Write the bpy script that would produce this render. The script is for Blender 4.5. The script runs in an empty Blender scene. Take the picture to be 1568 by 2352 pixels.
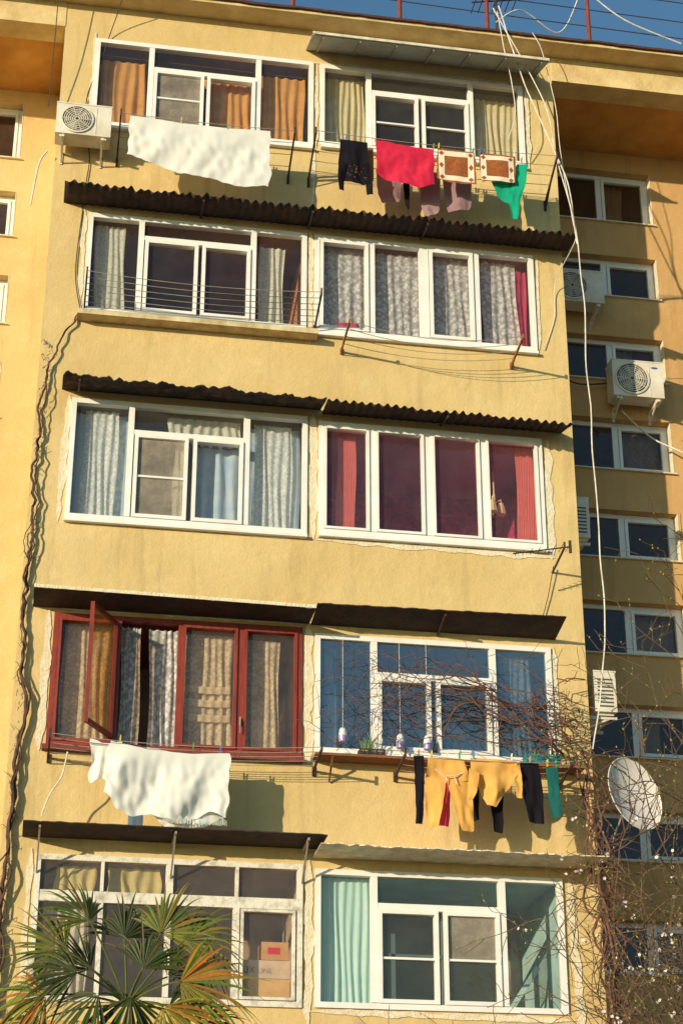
import bpy, math, random
from mathutils import Vector, noise
R=random.Random(7)
scene=bpy.context.scene
COL=scene.collection
# ---------------------------------------------------------------- materials
def nodes(name):
    m=bpy.data.materials.new(name); m.use_nodes=True; nt=m.node_tree
    b=nt.nodes["Principled BSDF"]; return m,nt,b
def N(nt,t,**k):
    n=nt.nodes.new(t)
    for a,v in k.items(): setattr(n,a,v)
    return n
def coords(nt,scale=(1,1,1)):
    tc=N(nt,"ShaderNodeTexCoord"); mp=N(nt,"ShaderNodeMapping"); mp.inputs["Scale"].default_value=scale
    nt.links.new(tc.outputs["Object"],mp.inputs[0]); return mp.outputs[0]
def noise_n(nt,vec,scale,detail=4,rough=.6):
    n=N(nt,"ShaderNodeTexNoise"); n.inputs["Scale"].default_value=scale; n.inputs["Detail"].default_value=detail
    n.inputs["Roughness"].default_value=rough; nt.links.new(vec,n.inputs["Vector"]); return n.outputs["Fac"]
def ramp(nt,fac,a,b,ca,cb):
    r=N(nt,"ShaderNodeValToRGB"); r.color_ramp.elements[0].position=a; r.color_ramp.elements[1].position=b
    r.color_ramp.elements[0].color=(*ca,1) if len(ca)==3 else ca; r.color_ramp.elements[1].color=(*cb,1) if len(cb)==3 else cb
    nt.links.new(fac,r.inputs[0]); return r.outputs[0]
def mixc(nt,fac,a,b,mode='MIX'):
    m=N(nt,"ShaderNodeMix",data_type='RGBA',blend_type=mode)
    for sock,v in ((m.inputs[0],fac),(m.inputs[6],a),(m.inputs[7],b)):
        if isinstance(v,(int,float)): sock.default_value=v
        elif isinstance(v,tuple): sock.default_value=(*v,1) if len(v)==3 else v
        else: nt.links.new(v,sock)
    return m.outputs[2]
def M(name,col,col2=None,scale=4,rough=.6,bump=0,bscale=40,metal=0,stretch=(1,1,1),lo=.35,hi=.7):
    m,nt,b=nodes(name)
    col2=col2 or tuple(c*.72 for c in col)
    v=coords(nt,stretch); f=noise_n(nt,v,scale,6)
    nt.links.new(ramp(nt,f,lo,hi,col,col2),b.inputs["Base Color"])
    b.inputs["Roughness"].default_value=rough; b.inputs["Metallic"].default_value=metal
    if bump:
        bp=N(nt,"ShaderNodeBump"); bp.inputs["Strength"].default_value=bump; bp.inputs["Distance"].default_value=.02
        nt.links.new(noise_n(nt,v,bscale,3),bp.inputs["Height"]); nt.links.new(bp.outputs[0],b.inputs["Normal"])
    return m
def wallmat(name,base,dark,light):
    m,nt,b=nodes(name)
    v=coords(nt); vs=coords(nt,(3.2,3.2,.28))
    c=mixc(nt,ramp(nt,noise_n(nt,v,.7,7,.65),.35,.68,(0,0,0),(1,1,1)),base,dark)
    c=mixc(nt,ramp(nt,noise_n(nt,v,2.3,8,.7),.55,.75,(0,0,0),(.6,.6,.6)),c,light)
    c=mixc(nt,ramp(nt,noise_n(nt,vs,1.3,6,.65),.54,.74,(0,0,0),(.6,.6,.6)),c,tuple(x*.62 for x in dark))
    c=mixc(nt,ramp(nt,noise_n(nt,v,34,4,.8),.3,.7,(0,0,0),(.24,.24,.24)),c,tuple(x*.6 for x in base))
    nt.links.new(c,b.inputs["Base Color"]); b.inputs["Roughness"].default_value=.92
    bp=N(nt,"ShaderNodeBump"); bp.inputs["Strength"].default_value=.5; bp.inputs["Distance"].default_value=.012
    nt.links.new(noise_n(nt,v,38,5,.7),bp.inputs["Height"])
    bp2=N(nt,"ShaderNodeBump"); bp2.inputs["Strength"].default_value=.4; bp2.inputs["Distance"].default_value=.05
    nt.links.new(noise_n(nt,v,3,4,.6),bp2.inputs["Height"]); nt.links.new(bp.outputs[0],bp2.inputs["Normal"])
    nt.links.new(bp2.outputs[0],b.inputs["Normal"]); return m
def glassmat(name,r0=.09,tint=(.94,.95,.94),dust=.04,dustcol=(.5,.45,.4)):
    m=bpy.data.materials.new(name); m.use_nodes=True; nt=m.node_tree; nt.nodes.clear()
    o=N(nt,"ShaderNodeOutputMaterial"); t=N(nt,"ShaderNodeBsdfTransparent"); t.inputs[0].default_value=(*tint,1)
    g=N(nt,"ShaderNodeBsdfGlossy"); g.inputs["Roughness"].default_value=.02
    lw=N(nt,"ShaderNodeLayerWeight"); lw.inputs[0].default_value=.5
    pw=N(nt,"ShaderNodeMath",operation='POWER'); nt.links.new(lw.outputs["Facing"],pw.inputs[0]); pw.inputs[1].default_value=4
    ma=N(nt,"ShaderNodeMath",operation='MULTIPLY_ADD'); nt.links.new(pw.outputs[0],ma.inputs[0]); ma.inputs[1].default_value=1-r0; ma.inputs[2].default_value=r0
    mx=N(nt,"ShaderNodeMixShader"); nt.links.new(ma.outputs[0],mx.inputs[0]); nt.links.new(t.outputs[0],mx.inputs[1]); nt.links.new(g.outputs[0],mx.inputs[2])
    d=N(nt,"ShaderNodeBsdfDiffuse"); d.inputs[0].default_value=(*dustcol,1)
    v=coords(nt); dn=ramp(nt,noise_n(nt,v,2.2,6,.7),.3,.8,(dust*.4,)*3,(dust*1.8,)*3)
    m2=N(nt,"ShaderNodeMixShader"); nt.links.new(dn,m2.inputs[0]); nt.links.new(mx.outputs[0],m2.inputs[1]); nt.links.new(d.outputs[0],m2.inputs[2])
    bp=N(nt,"ShaderNodeBump"); bp.inputs["Strength"].default_value=.12; bp.inputs["Distance"].default_value=.02
    nt.links.new(noise_n(nt,v,1.6,2),bp.inputs["Height"]); nt.links.new(bp.outputs[0],g.inputs["Normal"])
    nt.links.new(m2.outputs[0],o.inputs[0]); return m
def clothmat(name,col,transl=.35,lace=0,lscale=14,col2=None):
    m=bpy.data.materials.new(name); m.use_nodes=True; nt=m.node_tree; nt.nodes.clear()
    o=N(nt,"ShaderNodeOutputMaterial"); d=N(nt,"ShaderNodeBsdfDiffuse"); tr=N(nt,"ShaderNodeBsdfTranslucent")
    v=coords(nt); c=ramp(nt,noise_n(nt,v,5,5),.35,.7,col,col2 or tuple(x*.8 for x in col))
    nt.links.new(c,d.inputs[0]); nt.links.new(c,tr.inputs[0])
    mx=N(nt,"ShaderNodeMixShader"); mx.inputs[0].default_value=transl
    nt.links.new(d.outputs[0],mx.inputs[1]); nt.links.new(tr.outputs[0],mx.inputs[2]); out=mx.outputs[0]
    if lace:
        t=N(nt,"ShaderNodeBsdfTransparent")
        vo=N(nt,"ShaderNodeTexVoronoi"); vo.inputs["Scale"].default_value=lscale; nt.links.new(v,vo.inputs["Vector"])
        nz=noise_n(nt,v,lscale*.45,3,.6)
        a=N(nt,"ShaderNodeMath",operation='MULTIPLY'); nt.links.new(vo.outputs["Distance"],a.inputs[0]); nt.links.new(nz,a.inputs[1])
        fac=ramp(nt,a.outputs[0],.14,.34,(lace*.10,)*3,(lace,)*3)
        m2=N(nt,"ShaderNodeMixShader"); nt.links.new(fac,m2.inputs[0]); nt.links.new(out,m2.inputs[1]); nt.links.new(t.outputs[0],m2.inputs[2]); out=m2.outputs[0]
    nt.links.new(out,o.inputs[0]); return m
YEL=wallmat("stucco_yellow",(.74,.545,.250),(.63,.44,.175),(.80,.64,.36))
YELD=wallmat("stucco_shaded",(.66,.39,.155),(.55,.31,.11),(.68,.45,.21))  # right wing stucco, warm shade beside the block put into its colour
CREAM=M("cream_concrete",(.76,.58,.29),(.54,.37,.15),3,.9,.4,30)
SOFF=M("soffit_ochre",(.72,.36,.08),(.45,.20,.04),1.6,.9,.3,20)
SLAB=M("slab_plaster",(.74,.60,.36),(.42,.31,.15),5,.9,.4,25)
WHITE=M("white_plastic",(.86,.84,.80),(.76,.73,.67),3,.35)
OLDW=M("old_white_paint",(.76,.71,.60),(.42,.37,.30),9,.75,.4,50,lo=.48,hi=.7)
REDW=M("red_wood",(.30,.038,.016),(.15,.018,.010),5,.45,.2,30,stretch=(6,6,.7))
RUST=M("rust",(.10,.035,.02),(.05,.02,.015),12,.85,.4,60)
RUSTP=M("red_painted_pipe",(.26,.045,.03),(.12,.025,.02),9,.7)
DARKM=M("dark_sheet",(.030,.020,.019),(.085,.036,.022),5,.85,.5,30,lo=.42,hi=.72)
TAR=M("tar_felt",(.026,.018,.017),(.17,.065,.035),8,.9,.6,25,lo=.50,hi=.76)
GREYM=M("grey_sheet_metal",(.42,.44,.42),(.30,.29,.24),3,.5,.1,20)
CREAMM=M("cream_sheet_metal",(.78,.71,.55),(.48,.40,.27),6,.6)
BLACKI=M("black_iron",(.03,.025,.025),(.08,.035,.02),14,.7)
ORRUST=M("orange_rust",(.40,.16,.03),(.14,.05,.02),20,.8)
PLAS=M("plaster_white",(.80,.72,.56),(.68,.55,.33),9,.95,.7,35)
WIRE=M("wire_steel",(.35,.30,.24),None,5,.5)
CABW=M("cable_white",(.80,.74,.66),(.5,.44,.36),8,.5)
CABB=M("cable_dark",(.06,.04,.03),None,8,.7)
ACW=M("ac_paint",(.78,.73,.62),(.62,.54,.40),4,.45)
ACD=M("ac_dark",(.10,.085,.075),None,8,.5)
BARK=M("vine_bark",(.13,.065,.04),(.06,.03,.02),18,.9,.6,60)
VINE=M("vine_stem",(.20,.085,.05),(.09,.04,.03),16,.85,.4,60)
TWIG=M("tree_bark",(.17,.10,.05),(.08,.045,.03),14,.85,.3,50)
BLOS=clothmat("blossom",(.90,.84,.78),.3)
BUD=M("bud_green",(.42,.36,.05),None,20,.6)
GROUND=M("ground_soil",(.26,.20,.12),(.14,.13,.06),2,.95,.5,10)
ASPH=M("asphalt",(.06,.058,.055),(.04,.04,.04),6,.9,.3,60)
GL=glassmat("window_glass",.06); GLB=glassmat("window_glass_sky_tint",.30,(.5,.6,.66),.07,(.3,.36,.42)); GLD=glassmat("dusty_glass",.05,(.94,.88,.84),.09,(.52,.40,.34))  # GLB: blue of the reflected sky painted into tint and dust colour
GLP=glassmat("window_glass_pinkish",.06,(.97,.92,.95),.07,(.50,.30,.34))
GLW=glassmat("wing_glass",.07,(.6,.52,.48),.13,(.36,.22,.15))
SCREEN=glassmat("insect_mesh",.01,(.85,.83,.78),.34,(.66,.56,.45))
ORC=clothmat("orange_curtain",(.90,.46,.15),.4,col2=(.74,.32,.09))
YEC=clothmat("cream_curtain",(.92,.80,.50),.4,col2=(.78,.62,.33))
LACE=clothmat("lace_white",(.92,.92,.88),.35,.32,26)
LACEF=clothmat("lace_floral",(.92,.88,.86),.35,.50,20)
LACEB=clothmat("lace_beige",(.92,.80,.55),.35,.36,24)
NETC=clothmat("net_cream",(.88,.86,.72),.35,.22,30)
BLUEC=clothmat("blue_curtain",(.50,.66,.86),.4,col2=(.76,.84,.88))
TEALC=clothmat("teal_curtain",(.62,.90,.82),.35,col2=(.74,.94,.87))
PINKC=clothmat("pink_cloth",(.62,.07,.14),.3)
REDC=clothmat("salmon_curtain",(.78,.20,.16),.3)
# ---------------------------------------------------------------- mesh builder
class MB:
    def __init__(s): s.v=[];s.f=[];s.m=[];s.tint=[]
    def add(s,vs,fs,mi=0):
        o=len(s.v); s.v+=[tuple(p) for p in vs]; s.f+=[tuple(i+o for i in f) for f in fs]; s.m+=[mi]*len(fs); return s
    def box(s,x0,x1,y0,y1,z0,z1,mi=0):
        return s.add([(x0,y0,z0),(x1,y0,z0),(x1,y1,z0),(x0,y1,z0),(x0,y0,z1),(x1,y0,z1),(x1,y1,z1),(x0,y1,z1)],
          [(0,3,2,1),(4,5,6,7),(0,1,5,4),(1,2,6,5),(2,3,7,6),(3,0,4,7)],mi)
    def beam(s,a,b,w,h,mi=0):
        a=Vector(a);b=Vector(b);d=(b-a).normalized(); up=Vector((0,0,1)) if abs(d.z)<.9 else Vector((0,1,0))
        r=d.cross(up).normalized()*w/2; u=r.cross(d).normalized()*h/2
        vs=[a-r-u,a+r-u,a+r+u,a-r+u,b-r-u,b+r-u,b+r+u,b-r+u]
        return s.add(vs,[(0,1,2,3),(7,6,5,4),(0,4,5,1),(1,5,6,2),(2,6,7,3),(3,7,4,0)],mi)
    def ring(s,x0,x1,z0,z1,w,y0,y1,mi=0,wb=None):
        wb=wb or w
        s.box(x0,x0+w,y0,y1,z0,z1,mi); s.box(x1-w,x1,y0,y1,z0,z1,mi)
        s.box(x0+w,x1-w,y0,y1,z1-w,z1,mi); s.box(x0+w,x1-w,y0,y1,z0,z0+wb,mi); return s
    def tube(s,pts,r,n=6,mi=0,r2=None):
        pts=[Vector(p) for p in pts]; L=len(pts); vs=[];fs=[]
        prev=None
        for i,p in enumerate(pts):
            d=(pts[min(i+1,L-1)]-pts[max(i-1,0)])
            if d.length<1e-6: d=Vector((0,0,1))
            d.normalize()
            if prev is None: a=d.orthogonal().normalized()
            else:
                a=prev-d*prev.dot(d)
                a=a.normalized() if a.length>1e-5 else d.orthogonal().normalized()
            prev=a; b=d.cross(a)
            rr=r if r2 is None else r+(r2-r)*i/max(1,L-1)
            for k in range(n):
                t=2*math.pi*k/n; vs.append(p+(a*math.cos(t)+b*math.sin(t))*rr)
        for i in range(L-1):
            for k in range(n):
                k2=(k+1)%n; fs.append((i*n+k,i*n+k2,(i+1)*n+k2,(i+1)*n+k))
        fs.append(tuple(range(n))[::-1]); fs.append(tuple((L-1)*n+k for k in range(n)))
        return s.add(vs,fs,mi)
    def grid(s,fn,nu,nv,mi=0):
        vs=[fn(i/nu,j/nv) for j in range(nv+1) for i in range(nu+1)]
        fs=[(j*(nu+1)+i,j*(nu+1)+i+1,(j+1)*(nu+1)+i+1,(j+1)*(nu+1)+i) for j in range(nv) for i in range(nu)]
        return s.add(vs,fs,mi)
WO={}
def link(o,parent,w):
    COL.objects.link(o); WO[o]=w
    if parent is not None:
        o.parent=parent; o.location=w-WO[parent]
    else: o.location=w
    return o
def info(o,label=None,cat=None,group=None,kind=None):
    if label: o["label"]=label
    if cat: o["category"]=cat
    if group: o["group"]=group
    if kind: o["kind"]=kind
    return o
def make(name,mb,mats,parent=None,label=None,cat=None,group=None,kind=None,smooth=False,origin=None):
    xs=[p[0] for p in mb.v];ys=[p[1] for p in mb.v];zs=[p[2] for p in mb.v]
    w=Vector(origin) if origin else Vector(((min(xs)+max(xs))/2,(min(ys)+max(ys))/2,min(zs)))
    me=bpy.data.meshes.new(name); me.from_pydata([(p[0]-w.x,p[1]-w.y,p[2]-w.z) for p in mb.v],[],mb.f)
    for m in (mats if isinstance(mats,(list,tuple)) else [mats]): me.materials.append(m)
    me.polygons.foreach_set("material_index",mb.m)
    if smooth: me.polygons.foreach_set("use_smooth",[True]*len(mb.f))
    if mb.tint:
        at=me.color_attributes.new("tint",'FLOAT_COLOR','POINT')
        for i,c in enumerate(mb.tint): at.data[i].color=(*c,1)
    me.update()
    o=bpy.data.objects.new(name,me); link(o,parent,w)
    return info(o,label,cat,group,kind)
def empty(name,loc,label=None,cat=None,group=None,parent=None):
    o=bpy.data.objects.new(name,None); o.empty_display_size=.2; link(o,parent,Vector(loc)); return info(o,label,cat,group)
# ---------------------------------------------------------------- ground
g=MB(); g.add([(-400,-400,0),(400,-400,0),(400,400,0),(-400,400,0)],[(0,1,2,3)]); make("ground",g,GROUND,kind="structure",origin=(0,0,0))
g=MB(); g.add([(-60,-30,.004),(60,-30,.004),(60,-12,.004),(-60,-12,.004)],[(0,1,2,3)]); make("road",g,ASPH,kind="structure")
# ---------------------------------------------------------------- building shell
BW=6.72; WY=1.5
B=empty("apartment_building",(0,0,0),"yellow stucco apartment block with glazed balconies and white window frames","building")
WIN=[(.42,3.36,16.2,17.6),(3.45,6.28,16.25,17.58),(.48,3.29,13.38,14.83),(3.39,6.31,13.36,14.82),
     (.43,3.32,10.55,12.15),(3.46,6.30,10.58,12.10),(.40,3.28,7.76,9.35),(3.43,6.28,7.84,9.29),(.38,3.31,4.98,6.54),(3.45,6.28,4.99,6.50)]
def holed(mb,x0,x1,z0,z1,holes,y,rev,mi=0):
    xs=sorted({x0,x1,*[h[0] for h in holes],*[h[1] for h in holes]}); zs=sorted({z0,z1,*[h[2] for h in holes],*[h[3] for h in holes]})
    xs=[x for x in xs if x0<=x<=x1]; zs=[z for z in zs if z0<=z<=z1]
    for a,b in zip(xs,xs[1:]):
        for c,d in zip(zs,zs[1:]):
            mx,mz=(a+b)/2,(c+d)/2
            if any(h[0]<mx<h[1] and h[2]<mz<h[3] for h in holes): continue
            mb.add([(a,y,c),(b,y,c),(b,y,d),(a,y,d)],[(0,1,2,3)],mi)
    for a,b,c,d in holes:
        y2=y+rev
        mb.add([(a,y,c),(a,y2,c),(a,y2,d),(a,y,d)],[(0,1,2,3)],mi); mb.add([(b,y,c),(b,y2,c),(b,y2,d),(b,y,d)],[(3,2,1,0)],mi)
        mb.add([(a,y,c),(b,y,c),(b,y2,c),(a,y2,c)],[(0,1,2,3)],mi); mb.add([(a,y,d),(b,y,d),(b,y2,d),(a,y2,d)],[(3,2,1,0)],mi)
sh=.012
holes=[(a+sh,b-sh,c+sh,d-sh) for a,b,c,d in WIN]
w=MB(); holed(w,0,BW,0,18.15,holes,0,.12)
w.add([(0,0,0),(0,WY,0),(0,WY,18.15),(0,0,18.15)],[(0,1,2,3)]); w.add([(BW,0,0),(BW,WY,0),(BW,WY,18.15),(BW,0,18.15)],[(3,2,1,0)])
make("wall",w,YEL,B,origin=(0,0,0))
tops=[17.43,15.96,14.62,13.31,11.92,10.59,9.17,7.77,6.4,5.0,3.6]
bots=[16.54,15.27,13.91,12.52,11.21,9.85,8.46,7.13,5.75,4.35,2.95]
RW=[(6.95,8.62,b,t) for t,b in zip(tops,bots)]
LWn=[(-2.1,-.5,b+.06,t+.1) for t,b in zip(tops,bots)]
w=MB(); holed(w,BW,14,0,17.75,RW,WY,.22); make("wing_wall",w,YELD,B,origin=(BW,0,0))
w=MB(); holed(w,-7,0,0,17.75,LWn,WY,.22); make("wing_wall",w,YEL,B,origin=(-7,0,0))
for xa,xb in ((BW,14),(-7,0)):
    r=MB(); r.box(xa,xb,-.01,.35,17.75,18.15,0); make("roof_beam",r,CREAM,B)
    r=MB(); r.box(xa,xb,.35,WY+.3,17.753,17.95); make("soffit",r,SOFF,B)
r=MB(); r.box(-7,14,-.34,12,18.152,18.20,0); make("roof",r,CREAM,B)
r=MB(); pts=[]; n=200
for i in range(n+1):
    x=-7+21*i/n; pts.append((x,noise.noise(Vector((x*1.7,0,3)))*.02+noise.noise(Vector((x*6,2,3)))*.014))
for (xa,ja),(xb,jb) in zip(pts,pts[1:]):
    r.add([(xa,-.38,18.190+ja),(xb,-.38,18.190+jb),(xb,-.38,18.225+ja*.4),(xa,-.38,18.225+ja*.4),(xa,-.1,18.225),(xb,-.1,18.225),(xb,-.1,18.26),(xa,-.1,18.26)],[(0,1,2,3),(3,2,6,7),(0,4,5,1)])
make("roof_edge",r,RUST,B)
# ---------------------------------------------------------------- windows
def glassquads(rects,y,rng):
    m=MB()
    for a,b,c,d in rects:
        o=[rng.uniform(-.005,.005) for _ in range(4)]
        m.add([(a,y+o[0],c),(b,y+o[1],c),(b,y+o[2],d),(a,y+o[3],d)],[(0,1,2,3)])
    return m
def curtain(a,b,c,d,mat,parent,folds=6,amp=.03,y=.2,drift=0,name="curtain",seed=None,pinch=0):
    rg=random.Random(seed if seed is not None else int(a*997+c*31)); ph=[rg.uniform(0,6.28) for _ in range(4)]
    nx=int(folds*8)
    def fn(u,v):
        t=1-v
        uu=u+.03*math.sin(u*9+ph[3])+.02*math.sin(u*17+ph[0])
        x=a+(b-a)*(.5+(uu-.5)*(1-pinch*.5*t))+drift*t+.014*math.sin(v*5+u*7+ph[0])
        yy=y+amp*(.5+.6*t)*(math.sin(uu*folds*2*math.pi+ph[1]+.6*math.sin(v*3))+.45*math.sin(uu*folds*4.3+ph[2]+v*2))
        z=c+(d-c)*v+(.012*math.sin(uu*folds*6.28+ph[2]) if v<.02 else 0)-.012*abs(math.sin(uu*folds*3.14))*v
        return (x,yy,z)
    m=MB(); m.grid(fn,nx,10); return make(name,m,mat,parent,smooth=True)
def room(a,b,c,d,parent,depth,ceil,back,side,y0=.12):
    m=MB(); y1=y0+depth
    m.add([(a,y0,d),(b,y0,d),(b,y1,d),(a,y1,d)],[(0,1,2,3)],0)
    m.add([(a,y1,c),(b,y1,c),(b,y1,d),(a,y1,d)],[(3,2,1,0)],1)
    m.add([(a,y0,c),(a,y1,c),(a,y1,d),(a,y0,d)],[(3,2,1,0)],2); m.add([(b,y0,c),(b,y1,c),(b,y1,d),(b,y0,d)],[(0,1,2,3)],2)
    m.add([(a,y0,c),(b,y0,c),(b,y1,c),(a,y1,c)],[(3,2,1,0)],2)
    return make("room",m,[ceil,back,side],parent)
DC=M("room_shade_ceiling",(.07,.035,.04),(.04,.025,.035),3,.9); DB=M("room_shade_wall",(.06,.035,.05),(.035,.025,.035),3,.9)  # darkness of the unlit rooms put into ceiling and wall colour
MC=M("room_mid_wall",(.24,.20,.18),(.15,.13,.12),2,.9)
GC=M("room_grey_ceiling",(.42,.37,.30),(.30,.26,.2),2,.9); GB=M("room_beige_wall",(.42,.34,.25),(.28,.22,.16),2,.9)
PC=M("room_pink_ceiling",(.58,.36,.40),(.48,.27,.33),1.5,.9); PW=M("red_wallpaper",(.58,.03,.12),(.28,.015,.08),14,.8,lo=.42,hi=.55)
BC=M("room_sky_tint",(.06,.09,.13),(.04,.05,.09),2,.9); TC=M("room_teal",(.38,.54,.50),(.24,.36,.34),2,.9)  # BC: reflected sky blue put into the room surfaces
def window(rect,fm,vbars=[],hbars=[],sashes=[],panes=None,glass=GL,rm=(1.8,DC,DB,DB),label=None,fw=.062,yf=-.03,sw=.045):
    a,b,c,d=rect; f=MB(); f.ring(a,b,c,d,fw,yf,.06)
    for x,z0,z1,wd in vbars: f.box(x-wd/2,x+wd/2,yf+.004,.058,max(z0,c+fw) if z0<c+.1 else z0,min(z1,d-fw) if z1<d-.09 else d-fw)
    for z,x0,x1,wd in hbars: f.box(x0,x1,yf+.008,.056,z-wd/2,z+wd/2)
    for x0,x1,z0,z1 in sashes: f.ring(x0,x1,z0,z1,sw,yf-.016,.045)
    W=make("window",f,fm,B,label=label)
    gm=glassquads(panes or [(a+fw,b-fw,c+fw,d-fw)],.012,R)
    for q in range(len(gm.f)):
        m=MB(); m.v=gm.v[q*4:q*4+4]; m.f=[(0,1,2,3)]; m.m=[0]; make("glass",m,glass,W)
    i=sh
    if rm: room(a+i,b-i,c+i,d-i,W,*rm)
    return W
def screens(W,rects):
    for a,b,c,d in rects:
        m=MB(); m.add([(a,-.006,c),(b,-.006,c),(b,-.006,d),(a,-.006,d)],[(0,1,2,3)]); make("insect_screen",m,SCREEN,W)
def gbar(W,x0,x1,z0,z1):
    m=MB(); m.box(x0,x1,-.03,.0,z0,z1); make("glazing_bar",m,WHITE,W)
# Row 1 left
a,b,c,d=WIN[0]
W=window(WIN[0],WHITE,[(1.17,c+.07,d-.07,.07),(2.61,c+.07,d-.07,.07)],[(17.2,1.205,2.575,.06)],[(1.21,1.88,c+.065,17.168),(1.92,2.57,c+.065,17.168)],
   rm=(1.6,M("room_maroon",(.20,.07,.08),None,2,.9),GB,DB),label="white framed window with orange curtains on a rail")
gbar(W,1.25,1.84,16.72,16.745)
screens(W,[(1.255,1.835,16.31,17.12)])
curtain(.49,1.13,16.2,17.40,ORC,W,5,.022,.16); curtain(1.97,2.58,16.2,17.36,ORC,W,5,.022,.16); curtain(2.65,3.24,16.2,17.42,ORC,W,5,.022,.16); curtain(1.8,2.6,17.2,17.44,ORC,W,7,.022,.26)
m=MB(); m.tube([(.5,.15,17.46),(3.28,.15,17.44)],.008); make("curtain_rail",m,BLACKI,W)
# Row 1 right
a,b,c,d=WIN[1]
W=window(WIN[1],WHITE,[(4.12,c+.07,d-.07,.07),(5.54,c+.07,d-.07,.07)],[(17.21,4.155,5.505,.06)],[(4.16,4.80,c+.065,17.178),(4.85,5.50,c+.065,17.178)],
   rm=(1.6,GC,M("room_brown_wall",(.30,.22,.16),None,2,.9),MC),label="white framed window with cream side curtains")
gbar(W,4.21,4.755,16.70,16.725); gbar(W,4.895,5.455,16.70,16.725)
curtain(3.52,4.07,16.28,17.50,YEC,W,7,.022,.16); curtain(5.6,6.2,16.28,17.42,YEC,W,7,.022,.16)
# Row 2 left
a,b,c,d=WIN[2]
W=window(WIN[2],WHITE,[(1.16,c+.07,d-.07,.07),(2.60,c+.07,d-.07,.07)],[(14.53,1.195,2.565,.06)],[(1.21,1.89,c+.065,14.498),(1.94,2.56,c+.065,14.498)],
   rm=(2.0,M("room_brown_ceiling",(.22,.07,.04),(.13,.04,.035),2,.9),M("room_plum_shade",(.08,.045,.10),None,2,.9),M("room_orange_side",(.55,.2,.05),None,2,.9)),label="white framed window with net curtains and dark room")  # ceiling and back wall colours hold the deep room's shade
curtain(.56,.98,13.4,14.76,NETC,W,5,.02,.14,drift=.03); curtain(2.70,3.02,13.4,14.66,NETC,W,4,.02,.14,drift=-.02)
# Row 2 right
a,b,c,d=WIN[3]
W=window(WIN[3],WHITE,[(4.14,c+.07,d-.07,.08),(4.83,c+.07,d-.07,.12),(5.53,c+.07,d-.07,.08)],[],[(3.46,4.095,c+.065,d-.065),(4.90,5.485,c+.065,d-.065)],
   rm=(1.8,M("room_rose",(.36,.18,.19),None,2,.9),MC,M("rose_side",(.5,.08,.12),None,2,.9)),label="four pane white window with floral lace curtains")
curtain(3.48,4.07,13.40,14.76,LACEF,W,5,.016,.14,drift=.03); curtain(4.20,4.78,13.40,14.74,LACEF,W,5,.016,.14); curtain(4.92,5.46,13.42,14.74,LACEF,W,5,.016,.14,drift=.03); curtain(5.59,6.12,13.40,14.76,LACEF,W,5,.016,.14,drift=.04)
curtain(6.08,6.24,13.38,14.7,PINKC,W,2,.02,.2); curtain(3.72,4.0,13.38,13.62,PINKC,W,2,.02,.1,name="cushion")
# Row 3 left
a,b,c,d=WIN[4]
W=window(WIN[4],WHITE,[(1.16,c+.07,d-.07,.07),(2.57,c+.07,d-.07,.075)],[(11.75,1.195,2.532,.06)],[(1.21,1.86,c+.065,11.718),(1.92,2.53,c+.065,11.718)],
   rm=(1.4,GC,GB,MC),label="white framed window with pale blue lace curtains")
gbar(W,1.255,1.815,11.15,11.175); screens(W,[(1.255,1.815,10.66,11.67)])
curtain(.60,1.02,10.58,12.08,LACE,W,5,.018,.14); curtain(.50,1.13,10.58,12.08,BLUEC,W,3,.02,.22); curtain(1.62,2.52,11.72,12.08,NETC,W,8,.02,.16)
curtain(1.96,2.5,10.58,11.7,BLUEC,W,3,.03,.16); curtain(2.68,3.14,10.58,12.06,LACE,W,5,.018,.14); curtain(2.62,3.26,10.58,12.06,BLUEC,W,3,.02,.22); curtain(1.7,1.84,10.6,11.66,NETC,W,2,.02,.14)
# Row 3 right
a,b,c,d=WIN[5]
W=window(WIN[5],WHITE,[(4.13,c+.07,d-.07,.08),(4.83,c+.07,d-.07,.10),(5.53,c+.07,d-.07,.08)],[],[(3.525,4.088,c+.065,d-.065),(4.172,4.778,c+.068,d-.068),(4.882,5.488,c+.068,d-.068),(5.572,6.235,c+.065,d-.065)],
   glass=GLP,sw=.032,rm=(1.75,PC,PW,PW),label="four pane white sliding window with red papered room")
curtain(3.72,3.94,10.6,12.05,REDC,W,9,.002,.16); curtain(6.0,6.22,10.6,12.05,REDC,W,9,.002,.16)
m=MB(); m.tube([(5.85,.7,12.08),(5.85,.7,11.6)],.012)
for k in range(3):
    an=k*2.1; cx,cy=5.85+.09*math.cos(an),.7+.09*math.sin(an)
    m.tube([(5.85,.7,11.5),(cx,cy,11.55),(cx,cy,11.48)],.010); m.tube([(cx,cy,11.50),(cx,cy,11.44),(cx,cy,11.34)],.03,8,0,.065)
m.tube([(5.85,.7,11.62),(5.85,.7,11.45)],.02); make("ceiling_lamp",m,YEC,W)
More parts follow.
